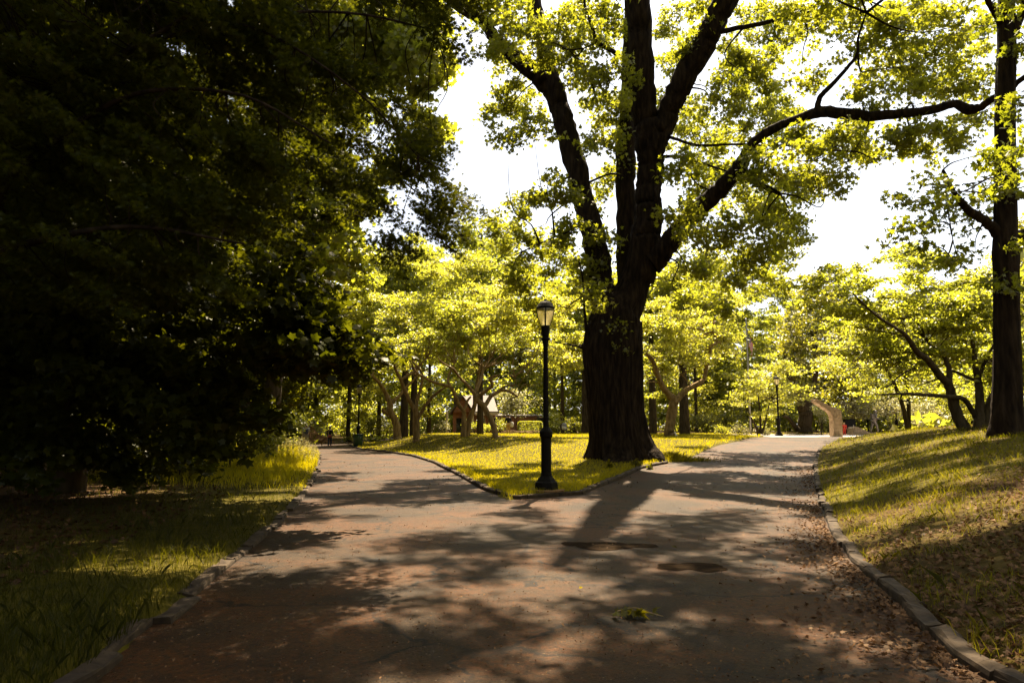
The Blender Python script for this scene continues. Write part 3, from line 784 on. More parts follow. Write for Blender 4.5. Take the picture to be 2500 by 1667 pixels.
PO = []
def pad(x, y, r, za, zb, fl=.7):
    Yd = rng.uniform(za, zb); rm = r / 1576 * Yd
    PO.append((aD(x, y, Yd), (rm, rm, rm * fl)))
for x, y, r in [(1150, 40, 70), (1100, 20, 60), (1200, 250, 58), (1150, 225, 48), (1165, 305, 45), (1225, 300, 52), (1240, 110, 55), (1165, 165, 60), (1120, 90, 60), (1200, 60, 60), (1280, 60, 60), (1135, 265, 36),
                (1330, 100, 75), (1390, 180, 75), (1350, 30, 75), (1410, 70, 60), (1372, 250, 55), (1405, 330, 55), (1390, 420, 45), (1330, 180, 50), (1300, 120, 50), (1415, 250, 55), (1345, 340, 30), (1420, 390, 40),
                (1200, 470, 48), (1255, 445, 52), (1305, 460, 46), (1160, 540, 55), (1230, 560, 70), (1290, 600, 70), (1180, 640, 60), (1250, 680, 60), (1340, 620, 55), (1390, 560, 50), (1390, 640, 45), (1130, 500, 40), (1345, 680, 45), (1400, 700, 36), (1310, 530, 50), (1360, 470, 40),
                (1560, 50, 60), (1600, 90, 70), (1700, 130, 80), (1780, 60, 70), (1760, 190, 90), (1650, 230, 80), (1705, 300, 85), (1600, 310, 75), (1810, 300, 70), (1760, 380, 80), (1650, 400, 80), (1870, 370, 65), (1920, 325, 55), (1600, 440, 70), (1720, 470, 80), (1815, 440, 70), (1895, 420, 50), (1640, 540, 80), (1740, 560, 75), (1800, 520, 55), (1590, 620, 60), (1680, 640, 75), (1760, 640, 55), (1560, 480, 55), (1560, 390, 55), (1550, 250, 60), (1580, 690, 50), (1660, 710, 45), (1740, 20, 60), (1620, 20, 50), (1540, 140, 45), (1535, 560, 40), (1720, 590, 60), (1840, 200, 50), (1790, 250, 60), (1860, 330, 50), (1930, 400, 36),
                (1900, 40, 80), (1985, 90, 85), (2060, 45, 90), (2050, 155, 75), (2130, 115, 80), (2200, 60, 80), (2150, 195, 70), (1990, 200, 55), (1930, 310, 55), (2000, 325, 65), (2075, 325, 65), (2140, 330, 60), (2220, 160, 70), (2250, 260, 50), (2100, 210, 60), (1960, 20, 60), (2180, 300, 60), (1960, 340, 40), (1850, 20, 60), (2010, 240, 40), (2120, 20, 60), (2210, 210, 50), (1800, 480, 50), (1835, 535, 42), (1790, 590, 48), (1845, 415, 55), (1830, 90, 40)]:
    pad(x, y, r, 20.5 if x > 1840 else 23, 25 if x > 1840 else (36 if x > 1500 else 31), .8)
# crown overhead (above the frame): real boughs that throw the dappled shade
n = 0
while n < 150:
    a = rng.uniform(0, 2 * math.pi); rad = 14.5 * math.sqrt(rng.random()); x = OB[0] - 1.0 + rad * math.cos(a); y = ZO - 3.5 + rad * math.sin(a) * 1.05
    z = rng.uniform(9.5, 20) * (1 - .25 * (rad / 13.5) ** 2)
    el = (z - EYE) / y
    if el < .70: continue
    r = rng.uniform(.7, 1.45); PO.append((np.array([x, y, z]), (r, r, r * .5))); n += 1
cb = MB(); tw = MB()
crown(cb, PO[:-150], 118, .40, .275, 'oak', .6, up=.35, twigs=tw, clump_d=1.45)
crown(cb, PO[-150:], 118, .36, .26, 'oak', .6, up=.35, twigs=tw, clump_d=.80)
reach(tw, np.vstack(lines), PO, .05, .8)
# leafy sprout low on the trunk
for x, y in [(1425, 745), (1395, 752), (1440, 760), (1412, 795), (1436, 802)]:
    p = aD(x, y, ZO - 1.3); leaves(cb, p + rng.normal(0, .14, (16, 3)), .2, 'oak', .3, rng.uniform(.1, .6, 16))
merge(cb, tw).build('crown', [M['oak_leaf'], M['bark']], oak, OB)

# ---------------------------------------------------------------- right oak (tall straight trunk on the bank)
C5 = Conv(1900, 0, 2.24); C7 = Conv(2000, 550, 2.958)
ZR = 17.6
rb = C7(1350, 1500); p = at(*rb, ZR); RB = np.array([p[0], ZR, hz(p[0], ZR) - .05])
rt = empty('oak_tree', RB, 'tall straight oak with a dark trunk on top of the right grass bank', 'tree')
mb = MB(); bq = [(1352, 1530, 250), (1350, 1505, 235), (1352, 1450, 212), (1355, 1350, 196), (1357, 1200, 184), (1357, 900, 166), (1352, 700, 163), (1350, 500, 160), (1348, 300, 162), (1345, 200, 172), (1344, 100, 155), (1342, 0, 150)]
P = [at(*C7(x, y), ZR) for x, y, w in bq]; Rr = [w / 2.958 / 2 / F * ZR for *_, w in bq]
for x, y, w in [(1243, 1000, 104), (1240, 800, 100), (1240, 600, 100), (1245, 400, 98), (1250, 250, 92), (1248, 100, 92), (1250, -20, 80), (1255, -300, 60), (1250, -700, 30)]:
    P.append(at(*C5(x, y), ZR)); Rr.append(w / 2.24 / 2 / F * ZR)
P, Rr = catmull(P, Rr, 5)
tube(mb, P, Rr, 64, True, .008, lambda th, z: 1 + .03 * np.cos(th * 9 + z * .4) + .02 * np.cos(th * 23 + z) + np.clip(1 - (z - RB[2]) / .9, 0, 1) ** 2 * .15 * np.cos(th * 5))
mb.build('trunk', M['bark'], rt, RB, True)
lr = [P]
for ch in [[(1215, 1290, ZR, 70), (1170, 1240, ZR - .1, 56), (1110, 1195, ZR - .4, 50), (1040, 1150, ZR - .8, 44), (990, 1090, ZR - 1.1, 34), (960, 1050, ZR - 1.3, 26), (900, 930, ZR - 1.6, 16)],
           [(1290, 1300, ZR, 66), (1344, 1285, ZR, 60), (1440, 1240, ZR, 50), (1600, 1100, ZR, 36)],
           [(1230, 130, ZR, 60), (1180, 60, ZR - .2, 36), (1145, 0, ZR - .4, 30), (1090, -150, ZR - .8, 20)],
           [(1270, 200, ZR, 60), (1330, 80, ZR - .2, 46), (1344, 0, ZR - .4, 40), (1400, -200, ZR - .8, 24)],
           [(1200, 980, ZR, 12), (1160, 1050, ZR - .3, 9), (940, 1060, ZR - 1.2, 7), (945, 1250, ZR - 1.3, 6), (980, 1400, ZR - 1.3, 5), (1040, 1480, ZR - 1.2, 3)]]:
    q = MB(); lr.append(limb(q, ch, 12, 5, .02, None, C5)[0]); q.build('limb', M['bark'], rt, RB, True)
PO = []
for x, y, r in [(2095, 470, 45), (2140, 430, 60), (2210, 425, 75), (2190, 510, 65), (2265, 350, 65), (2330, 330, 60), (2250, 470, 60), (2340, 440, 60), (2335, 560, 55), (2240, 590, 45), (2300, 250, 50), (2350, 120, 70), (2330, 30, 60), (2260, 60, 60), (2300, 640, 35), (2340, 670, 40), (2180, 600, 35), (2130, 520, 30), (2275, 420, 60), (2345, 240, 50), (2290, 170, 50), (2075, 540, 42), (2120, 560, 40), (2060, 470, 32), (2160, 600, 40)]:
    pad(x, y, r, 14.8, 19.5, .7)
n = 0
while n < 30:
    a = rng.uniform(0, 2 * math.pi); rad = 8.5 * math.sqrt(rng.random()); x = RB[0] - .5 + rad * math.cos(a); y = ZR - 1.5 + rad * math.sin(a); z = rng.uniform(8.5, 17)
    if y < 3 or (z - EYE) / y < .72: continue
    r = rng.uniform(.7, 1.3); PO.append((np.array([x, y, z]), (r, r, r * .5))); n += 1
cb = MB(); tw = MB(); crown(cb, PO, 80, .36, .24, 'oak', .5, up=.4, twigs=tw, clump_d=1.1); reach(tw, np.vstack(lr), PO, .035, .8)
merge(cb, tw).build('crown', [M['oak_leaf'], M['bark']], rt, RB)

# ---------------------------------------------------------------- multi-stemmed tree right
ZM = 26.0
p = at(*C7(1120, 1490), ZM); MBs = np.array([p[0], ZM, hz(p[0], ZM) - .05])
mt = empty('crab_apple_tree', MBs, 'spreading tree with several dark leaning stems left of the tall oak on the bank', 'tree')
lm = []
for ch in [[(1062, 1505, ZM, 100), (1045, 1470, ZM, 92), (1000, 1370, ZM, 78), (962, 1250, ZM - .1, 68), (935, 1150, ZM - .2, 60), (880, 1095, ZM - .4, 52), (830, 1030, ZM - .7, 48), (770, 960, ZM - 1, 45), (710, 918, ZM - 1.3, 42), (670, 860, ZM - 1.6, 36), (620, 790, ZM - 1.9, 28), (540, 735, ZM - 2.2, 20), (410, 650, ZM - 2.6, 17), (300, 550, ZM - 3, 14), (240, 490, ZM - 3.2, 10)],
           [(938, 1160, ZM - .1, 44), (940, 1070, ZM, 40), (918, 980, ZM + .2, 30), (880, 920, ZM + .3, 24), (820, 880, ZM + .4, 20), (780, 840, ZM + .5, 10)],
           [(1150, 1500, ZM, 84), (1160, 1350, ZM + .2, 60), (1158, 1200, ZM + .4, 54), (1143, 1100, ZM + .6, 46), (1125, 1000, ZM + .8, 38), (1118, 900, ZM + 1, 30), (1090, 760, ZM + 1.2, 18)],
           [(1152, 1130, ZM + .5, 28), (1165, 1070, ZM + .4, 27), (1192, 1000, ZM + .2, 25), (1235, 915, ZM, 20), (1280, 820, ZM - .2, 12)],
           [(1185, 1500, ZM + .1, 90), (1220, 1330, ZM + .3, 62), (1270, 1210, ZM + .6, 50), (1340, 1100, ZM + 1, 40), (1430, 950, ZM + 1.4, 26)],
           [(1150, 1420, ZM + .3, 40), (1110, 1350, ZM + .2, 38), (1065, 1275, ZM, 36), (1015, 1243, ZM - .3, 34), (920, 1235, ZM - .8, 29), (740, 1222, ZM - 1.5, 27), (600, 1217, ZM - 2, 20), (460, 1222, ZM - 2.4, 12), (400, 1218, ZM - 2.6, 6)],
           [(1140, 1125, ZM + .4, 24), (1040, 1082, ZM + .2, 22), (965, 1050, ZM, 20)],
           [(720, 1025, ZM - .6, 14), (640, 1050, ZM - 1, 14), (560, 1105, ZM - 1.4, 12), (510, 1155, ZM - 1.7, 9), (440, 1180, ZM - 2, 5)],
           [(860, 1110, ZM - .3, 12), (780, 1135, ZM - .6, 10), (690, 1170, ZM - 1, 6)],
           [(600, 1215, ZM - 2, 12), (590, 1255, ZM - 2, 10), (620, 1268, ZM - 2, 8), (650, 1262, ZM - 2, 6)]]:
    q = MB(); lm.append(limb(q, ch, 12, 5, .025, None, C7)[0]); q.build('stem', M['bark3'], mt, MBs, True)
PO = fill([(1880, 700), (1890, 640), (1950, 600), (2030, 590), (2130, 570), (2230, 570), (2300, 620), (2310, 800), (2260, 870), (2130, 850), (2040, 860), (1990, 800), (1930, 760)], 62, (25, 31.5), (.7, 1.25), .3)
PO += fill([(2200, 560), (2352, 520), (2420, 700), (2420, 900), (2300, 930), (2260, 800)], 22, (25, 31), (.8, 1.3), .35)
cb = MB(); tw = MB(); crown(cb, PO, 95, .36, .17, 'leaf', .3, up=.9, twigs=tw, clump_d=1.05); reach(tw, np.vstack(lm), PO, .035, .8)
merge(cb, tw).build('crown', [M['wood_leaf'], M['bark3']], mt, MBs)

# ---------------------------------------------------------------- cherries on the lawn
C8 = Conv(850, 700, 3.92); C6 = Conv(1560, 740, 4.612)
def cherry(name, base, Zc, chains, conv, pads, label, mat='cherry_leaf', bark='bark2', size=.18, kind='leaf', dens=88):
    p = at(*conv(*base), Zc); B = np.array([p[0], Zc, hz(p[0], Zc) - .03])
    t = empty(name, B, label, 'tree')
    q = MB(); ln = []
    for k, ch in enumerate(chains):
        ch = [(x, y, Zc + d, w) for x, y, d, w in ch]
        if k == 0:
            pz = at(*conv(ch[0][0], ch[0][1]), Zc)
            if pz[2] > B[2]:   # run the foot down to the ground
                yy = ch[0][1] + (pz[2] - B[2]) / Zc * F / conv.s + 4
                ch = [(ch[0][0], yy, Zc, ch[0][3] * 1.1)] + ch
        ln.append(limb(q, ch, 14, 5, .03, lambda th, z: 1 + .06 * np.cos(th * 5 + z * 2), conv)[0])
    q.build('trunk', M[bark], t, B, True)
    cb = MB(); tw = MB()
    crown(cb, pads, dens, .5, size, kind, .35, up=.75, twigs=tw)
    reach(tw, np.vstack(ln), pads, .05, .75)
    merge(cb, tw).build('crown', [M[mat], M[bark]], t, B)
    return t
cherry('cherry_tree', (462, 1415), 54, [
    [(472, 1415, 0, 76), (450, 1290, 0, 68), (405, 1190, 0, 62), (398, 1110, 0, 60), (360, 1020, 0, 40), (318, 950, -.3, 34), (260, 880, -.6, 28), (195, 840, -1, 18)],
    [(400, 1120, 0, 42), (440, 1088, .2, 38), (492, 1040, .5, 30), (530, 990, .8, 27), (600, 920, 1.2, 22), (665, 845, 1.5, 14)],
    [(385, 1220, 0, 44), (345, 1195, -.2, 38), (330, 1160, -.3, 22)]], C8,
    fill([(790, 820), (810, 700), (900, 640), (990, 680), (1000, 790), (930, 860), (850, 880)], 24, (53, 60), (1.0, 1.7), .45), 'leaning cherry tree with a stubbed fork, nearest the left path and the green bin')
cherry('cherry_tree', (650, 1438), 46, [
    [(650, 1438, 0, 63), (650, 1330, 0, 64), (652, 1240, 0, 60), (645, 1185, 0, 52), (610, 1130, 0, 40), (570, 1050, -.2, 37), (530, 960, -.4, 34), (502, 890, -.6, 34), (460, 800, -1, 27), (430, 705, -1.4, 16)],
    [(505, 895, -.6, 28), (545, 865, -.4, 27), (620, 820, -.2, 26), (700, 735, 0, 20), (740, 690, .2, 10)],
    [(650, 1170, 0, 36), (662, 1080, .2, 32), (692, 980, .4, 30), (706, 880, .6, 26), (690, 800, .8, 23), (640, 740, 1, 17), (585, 690, 1.2, 9)],
    [(660, 1260, 0, 46), (695, 1210, -.1, 34), (745, 1130, -.3, 30), (805, 1055, -.5, 28), (865, 1005, -.7, 25), (930, 960, -1, 16)]], C8,
    fill([(870, 850), (880, 700), (960, 590), (1080, 580), (1120, 690), (1080, 800), (980, 850)], 30, (45, 52), (1.0, 1.7), .45), 'cherry tree with an upright trunk dividing into three long curving limbs')
cherry('cherry_tree', (1118, 1440), 44, [
    [(1102, 1440, 0, 62), (1108, 1300, 0, 46), (1105, 1195, 0, 38), (1062, 1130, -.1, 34), (1030, 1050, -.2, 32), (998, 985, -.3, 31), (970, 955, -.4, 30), (900, 935, -.6, 26), (800, 905, -.9, 24), (720, 860, -1.2, 22), (660, 828, -1.4, 20), (612, 745, -1.6, 15), (580, 690, -1.8, 8)],
    [(985, 960, -.3, 26), (955, 905, -.2, 24), (965, 845, 0, 21), (985, 800, .1, 18), (1020, 730, .2, 10)],
    [(1110, 1180, 0, 28), (1125, 1145, .1, 26), (1142, 1090, .2, 24), (1175, 1050, .3, 16)],
    [(1140, 1440, .2, 58), (1152, 1300, .3, 50), (1182, 1215, .4, 46), (1212, 1130, .5, 40), (1212, 1050, .6, 36), (1230, 940, .8, 28), (1250, 820, 1, 16)]], C8,
    fill([(1000, 820), (1010, 680), (1100, 600), (1210, 630), (1220, 740), (1150, 830)], 28, (43, 50), (1.0, 1.6), .45), 'twin stemmed cherry tree with one long pale limb reaching left')
cherry('cherry_tree', (1402, 1465), 40, [
    [(1402, 1470, 0, 64), (1402, 1385, 0, 55), (1372, 1285, 0, 52), (1322, 1190, 0, 54), (1290, 1130, 0, 52), (1240, 1090, 0, 48), (1218, 1040, 0, 46), (1188, 998, -.2, 30), (1130, 930, -.4, 26), (1060, 860, -.7, 24), (1010, 790, -1, 20), (940, 750, -1.3, 18), (880, 705, -1.6, 12), (858, 668, -1.8, 6)],
    [(1222, 1045, 0, 38), (1230, 985, .2, 34), (1262, 900, .5, 30), (1300, 775, .9, 20)],
    [(1235, 1055, 0, 40), (1275, 1025, -.1, 36), (1335, 985, -.3, 34), (1380, 940, -.5, 32), (1362, 882, -.6, 29), (1395, 855, -.7, 24), (1445, 848, -.8, 14)],
    [(1300, 1140, 0, 46), (1330, 1108, .1, 40), (1362, 1055, .2, 38), (1430, 1010, .3, 34), (1475, 990, .4, 30), (1540, 1000, .5, 26), (1590, 1030, .6, 23), (1622, 1048, .7, 16)],
    [(1455, 985, .3, 18), (1485, 958, .2, 16), (1535, 946, 0, 14), (1590, 940, -.2, 12), (1606, 900, -.3, 10), (1592, 865, -.3, 6)]], C8,
    fill([(1060, 740), (1110, 660), (1200, 630), (1310, 690), (1345, 790), (1310, 880), (1270, 890), (1250, 790), (1170, 760)], 30, (39.5, 45), (.9, 1.5), .45), 'crooked cherry tree nearest the near lamp, its bent trunk forking low')
cherry('cherry_tree', (340, 1475), 44, [
    [(338, 1475, 0, 118), (350, 1370, 0, 104), (370, 1250, 0, 112), (388, 1150, 0, 106), (392, 1085, 0, 96), (330, 1020, 0, 68), (272, 950, -.1, 64), (236, 870, -.2, 60), (200, 780, -.3, 56), (168, 680, -.5, 54), (128, 612, -.7, 48), (80, 575, -.9, 36)],
    [(405, 1110, 0, 76), (455, 1050, .1, 68), (530, 980, .2, 64), (620, 930, .3, 60), (695, 888, .4, 56), (735, 845, .5, 40), (752, 750, .6, 46), (780, 640, .7, 42), (804, 540, .8, 36), (806, 490, .8, 28), (880, 440, 1, 24), (850, 380, 1, 17), (840, 310, 1.1, 9)],
    [(240, 900, -.1, 16), (150, 885, -.4, 12), (60, 910, -.8, 7)],
    [(590, 940, .3, 14), (540, 870, .1, 12), (480, 800, -.2, 8), (460, 770, -.3, 5)]], C6,
    fill([(1480, 800), (1490, 680), (1600, 650), (1690, 660), (1690, 720), (1670, 800), (1690, 830), (1680, 890), (1650, 900), (1560, 830), (1540, 900), (1480, 930)], 46, (43, 51), (.8, 1.5), .38), 'gnarled cherry tree with knot holes in its twisted trunk, right of the big oak')

# ---------------------------------------------------------------- Japanese maple filling the left foreground
JB = np.array([-7.4, 8.2, hz(-7.4, 8.2) - .05])
jm = empty('japanese_maple', JB, 'dark Japanese maple with drooping star shaped leaves overhanging the left foreground', 'tree')
q = MB(); lj = []
tube(q, *catmull([JB, JB + (.1, 0, 1), JB + (.3, .1, 2.0), JB + (.8, .1, 3.0)], [.24, .2, .18, .15], 5), 12, True, .03); lj.append(np.array([JB, JB + (.3, .1, 2)]))
q.build('trunk', M['bark'], jm, JB, True)
jl = lambda x, y: (x * K, y * K); jl.s = K
for ch in [[(-220, 640, 8.3, 46), (-60, 560, 8.4, 34), (43, 335, 8.4, 28), (86, 243, 8.3, 26), (178, 178, 8.1, 22), (313, 108, 7.8, 16), (460, 20, 7.5, 9)],
           [(-160, 600, 8.3, 34), (-40, 450, 8.2, 26), (65, 372, 8.1, 20), (210, 264, 7.8, 15), (345, 210, 7.6, 11), (560, 220, 7.4, 7), (760, 330, 7.3, 4)],
           [(-200, 620, 8.3, 30), (60, 560, 8, 18), (300, 520, 7.6, 11), (560, 560, 7.4, 5)],
           [(300, 110, 7.8, 10), (560, 40, 8, 8), (800, 30, 8.4, 6), (1000, 70, 8.8, 4)],
           [(460, 30, 7.6, 8), (640, 90, 7.8, 7), (830, 220, 8, 5), (960, 360, 8.2, 3)]]:
    r_ = MB(); lj.append(limb(r_, ch, 8, 5, .02, None, jl)[0]); r_.build('limb', M['bark'], jm, JB, True)
UP = [(-120, -260), (600, -260), (650, -20), (740, 95), (850, 185), (945, 255), (1020, 335), (1060, 425), (1060, 490), (1020, 545), (950, 565), (880, 570), (830, 560), (780, 520), (745, 450), (690, 420), (600, 520), (500, 640), (-120, 760)]
def zj(x, y): return 7.2 + .0012 * max(0, x - 300) + .0004 * y
PO = fill(UP, 470, (0, 2.4), (.26, .5), .35, zj)
PO += fill([(850, -40), (1080, -40), (1110, 70), (1060, 120), (960, 90), (880, 60)], 12, (0, .9), (.28, .45), .4, lambda x, y: 8.4)
PO += fill([(-120, -260), (480, -260), (540, -20), (660, 110), (800, 210), (890, 300), (880, 420), (700, 440), (600, 520), (500, 640), (-120, 760)], 70, (2.8, 5.5), (.5, .85), .4, zj)  # back layer, like the overhead pads below, added to shade the left verge
n = 0
while n < 46:
    x, y, z = rng.uniform(-9, -1.6), rng.uniform(4.5, 13), rng.uniform(5.5, 10)
    if (z - EYE) / y < .66: continue
    PO.append((np.array([x, y, z]), (.7, .7, .35))); n += 1
cb = MB(); tw = MB()
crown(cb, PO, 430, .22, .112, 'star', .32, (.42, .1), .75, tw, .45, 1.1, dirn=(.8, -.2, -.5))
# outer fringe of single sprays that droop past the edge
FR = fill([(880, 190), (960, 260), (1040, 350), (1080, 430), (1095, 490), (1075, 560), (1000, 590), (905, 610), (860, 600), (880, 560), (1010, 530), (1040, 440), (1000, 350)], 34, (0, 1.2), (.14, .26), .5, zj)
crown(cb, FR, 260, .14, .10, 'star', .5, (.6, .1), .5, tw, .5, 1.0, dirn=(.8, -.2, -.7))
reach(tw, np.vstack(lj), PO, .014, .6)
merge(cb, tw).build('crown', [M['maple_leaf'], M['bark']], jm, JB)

# broad-leaved maple below / behind it, with an upper crown added to shade it
NB = np.array([-9.2, 14.5, hz(-9.2, 14.5) - .05])
nm = empty('maple_tree', NB, 'dark broad leaved maple whose low boughs hang to the grass behind the Japanese maple', 'tree')
q = MB(); tk = catmull([NB, NB + (.1, 0, 3), NB + (.4, .2, 8), NB + (.2, .4, 14)], [.34, .28, .22, .1], 6); tube(q, tk[0], tk[1], 14, True, .03); q.build('trunk', M['bark3'], nm, NB, True)
PO = fill([(-150, 560), (420, 600), (600, 560), (680, 560), (700, 640), (740, 720), (790, 770), (800, 800), (770, 830), (690, 835), (630, 885), (570, 940), (520, 985), (440, 1025), (300, 1060), (140, 1085), (-150, 1100)], 112, (0, 4.6), (.55, .95), .5, lambda x, y: 10.6 + .0015 * (900 - y))
PO += fill([(640, 620), (710, 640), (760, 720), (830, 780), (845, 800), (810, 830), (735, 845), (670, 880), (620, 890), (620, 800)], 16, (0, 1.5), (.35, .55), .5, lambda x, y: 11.0)
n = 0
while n < 60:
    a = rng.uniform(0, 2 * math.pi); rad = 6.2 * math.sqrt(rng.random()); x = NB[0] - 1 + rad * math.cos(a); y = NB[1] + 1 + rad * math.sin(a); z = rng.uniform(7, 16)
    if x > -5.0: continue
    r = rng.uniform(1.0, 1.6); PO.append((np.array([x, y, z]), (r, r, r * .5))); n += 1
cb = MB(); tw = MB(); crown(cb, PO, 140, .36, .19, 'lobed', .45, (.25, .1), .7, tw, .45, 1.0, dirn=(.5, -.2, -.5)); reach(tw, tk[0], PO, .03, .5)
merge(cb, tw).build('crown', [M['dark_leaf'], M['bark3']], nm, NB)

# tall sunlit maple further back on the left
TB = np.array([-11.6, 33, hz(-11.6, 33) - .05])
lt = empty('maple_tree', TB, 'tall sunlit maple rising behind the dark foliage beside the left path', 'tree')
q = MB(); tk = catmull([TB, TB + (.2, 0, 5), TB + (.8, 0, 11), TB + (2.0, 0, 17), TB + (2.6, 0, 22)], [.45, .38, .3, .2, .08], 6); tube(q, tk[0], tk[1], 16, True, .03); q.build('trunk', M['bark3'], lt, TB, True)
PO = fill([(690, -120), (1030, -120), (1030, 60), (985, 120), (1000, 190), (960, 225), (900, 215), (860, 190), (780, 130), (700, 60)], 58, (28, 36), (1.0, 1.7), .6)
PO += fill([(960, 240), (1010, 265), (1020, 310), (990, 340), (940, 300)], 6, (29, 33), (.6, .9), .6)
PO += fill([(640, 400), (800, 390), (880, 600), (840, 680), (680, 680), (640, 560)], 22, (30, 38), (1.0, 1.6), .6)
PO += fill([(250, -160), (720, -160), (820, 180), (940, 330), (960, 520), (700, 620), (450, 560)], 84, (29, 38), (1.1, 1.9), .6)
cb = MB(); tw = MB(); crown(cb, PO, 56, .5, .34, 'lobed', .55, up=.4, twigs=tw); reach(tw, tk[0], PO, .06, .6)
merge(cb, tw).build('crown', [M['cherry_leaf'], M['bark3']], lt, TB)

# ---------------------------------------------------------------- prototypes for the woods
def proto(name, H, cr, c0, trunk_r, npads, pr, mat, bark, size, dens, lean=(0, 0), kind='kite', flat_=.6, var0=.5, stems=1):
    t = empty(name, (0, 0, 0), None, 'tree')
    q = MB(); ln = []
    for s in range(stems):
        a = s * 2 * math.pi / max(1, stems) + .4; sp = (0 if stems == 1 else .12 * H)
        P, Rr = catmull([(0 + .2 * sp * math.cos(a), .2 * sp * math.sin(a), -.3), (lean[0] * .2 + sp * .35 * math.cos(a), sp * .35 * math.sin(a), H * .2), (lean[0] * .6 + sp * math.cos(a), lean[1] * .5 + sp * math.sin(a), H * .5), (lean[0] + sp * 1.4 * math.cos(a), lean[1] + sp * 1.4 * math.sin(a), H * .92)], [trunk_r * 1.25, trunk_r, trunk_r * .7, trunk_r * .12], 5)
        tube(q, P, Rr, 10, True, .04); ln.append(P)
    pads = []
    for i in range(npads):
        d = rng.normal(size=3); d /= np.linalg.norm(d); f = rng.random() ** .4
        zc = c0 + (H - c0) * .5
        c = np.array([lean[0] * .7 + d[0] * cr * f, lean[1] * .7 + d[1] * cr * f, zc + d[2] * (H - c0) * .5 * f]); r = rng.uniform(*pr)
        pads.append((c, (r, r, r * flat_)))
    tw = q; reach(tw, np.vstack(ln), pads, trunk_r * .3, .55)
    q.build('trunk', M[bark], t, (0, 0, 0), True)
    cb = MB(); crown(cb, pads, dens, .55, size, kind, .5, up=.45, var0=var0)
    cb.build('crown', M[mat], t, (0, 0, 0))
    return t
def dup(root, loc, rz, sc, label, group=None, first=False):
    if first: r = root
    else:
        r = root.copy(); COL.objects.link(r)
        for ch in list(root.children):
            c = ch.copy(); COL.objects.link(c); c.parent = r
    r.location = loc; r.rotation_euler = (0, 0, rz); r.scale = (sc, sc, sc) if not isinstance(sc, tuple) else sc
    r['label'] = label
    if group: r['group'] = group
    return r
class Kind:
    def __init__(s, *a, **k): s.p = proto(*a, **k); s.n = 0
    def put(s, xD, Yd, sc, label, group=None, rz=None, world=None):
        x = aD(xD, 978, Yd)[0] if world is None else world
        s.n += 1
        return dup(s.p, (x, Yd, hz(x, Yd) - .02), rng.uniform(0, 6.28) if rz is None else rz, sc, label, group, s.n == 1)
kt = Kind('background_tree', 22, 4.6, 7.5, .38, 36, (1.4, 2.3), 'wood_leaf', 'bark3', .33, 34)
GB = 'tall trees closing the view behind the lawn'
k1 = Kind('background_tree', 22, 5.2, 2.2, .2, 46, (1.5, 2.4), 'wood_leaf', 'bark3', .33, 34)
k2 = Kind('background_tree', 22, 4.6, 2.0, .2, 44, (1.4, 2.3), 'cherry_leaf', 'bark3', .31, 36)
k3 = Kind('background_tree', 22, 5.4, 2.0, .22, 50, (1.5, 2.4), 'dull_leaf', 'bark3', .33, 34)
k4 = Kind('dark_tree', 13, 4.2, 1.6, .2, 46, (1.2, 1.9), 'dark_leaf', 'bark3', .34, 30)
lbG = 'tall leafy tree in the wood closing the view beyond the lawn'
for xD, Yd, h, k in [(640, 72, 22, k3), (725, 84, 24, k1), (800, 70, 20, k2), (870, 82, 25, k1), (985, 76, 22, k2), (1040, 102, 29, k1), (1125, 104, 31, k2), (1195, 108, 28, k3), (1275, 96, 24, k1), (1320, 92, 22, k2), (1400, 84, 21, k1), (1460, 72, 16, k2), (1545, 92, 20, k1), (1600, 78, 18, k2), (1665, 90, 20, k3), (1725, 78, 18.5, k1), (1800, 92, 22, k2), (1905, 92, 20, k3), (1960, 72, 14.5, k2), (2020, 90, 19, k1), (2090, 74, 14.5, k2), (2160, 88, 20, k3), (2235, 68, 17, k1), (2310, 78, 20, k2), (2385, 62, 19, k1), (2450, 50, 17, k3)]:
    k.put(xD, Yd, h / 22, lbG, GB)
# trees singled out by their trunks
kt.put(928, 61, .86, 'dark trunked tree close behind the upright three limbed cherry')
kt.put(950, 64, .84, 'slimmer dark trunk beside the dark tree behind the three limbed cherry')
kt.put(1103, 57, (.62, .62, .84), 'straight pale trunked tree between the twin stemmed cherry and the brick house')
kt.put(1500, 60, (.8, .8, .72), 'straight brown trunk just right of the big oak, behind the gnarled cherry')
kt.put(1572, 57, (.95, .95, .72), 'stout dark trunk directly behind the gnarled cherry')
kt.put(1345, 68, (.9, .9, .78), 'slender trunk at the lawn edge between the near lamp and the big oak')
kt.put(1292, 74, (.5, .5, .8), 'thin dark stem in the wood behind the near lamp')
GD = 'dark trees of the wood on the left'
lbD = 'shaded dense tree in the dark wood on the left'
for x, y, sc in [(-17, 25, 1.1), (-18, 32, 1.3), (-16.5, 44, 1.2), (-25, 20, 1.2), (-24, 47, 1.35), (-33, 34, 1.4), (-23, 62, 1.4), (-33, 64, 1.5), (-13, 15.5, .9), (-19, 12, 1.0), (-44, 52, 1.5), (-26, 78, 1.6), (-12.5, 9.5, .85), (-19, 7, .95)]:
    k4.put(0, y, sc, lbD, GD, None, x)

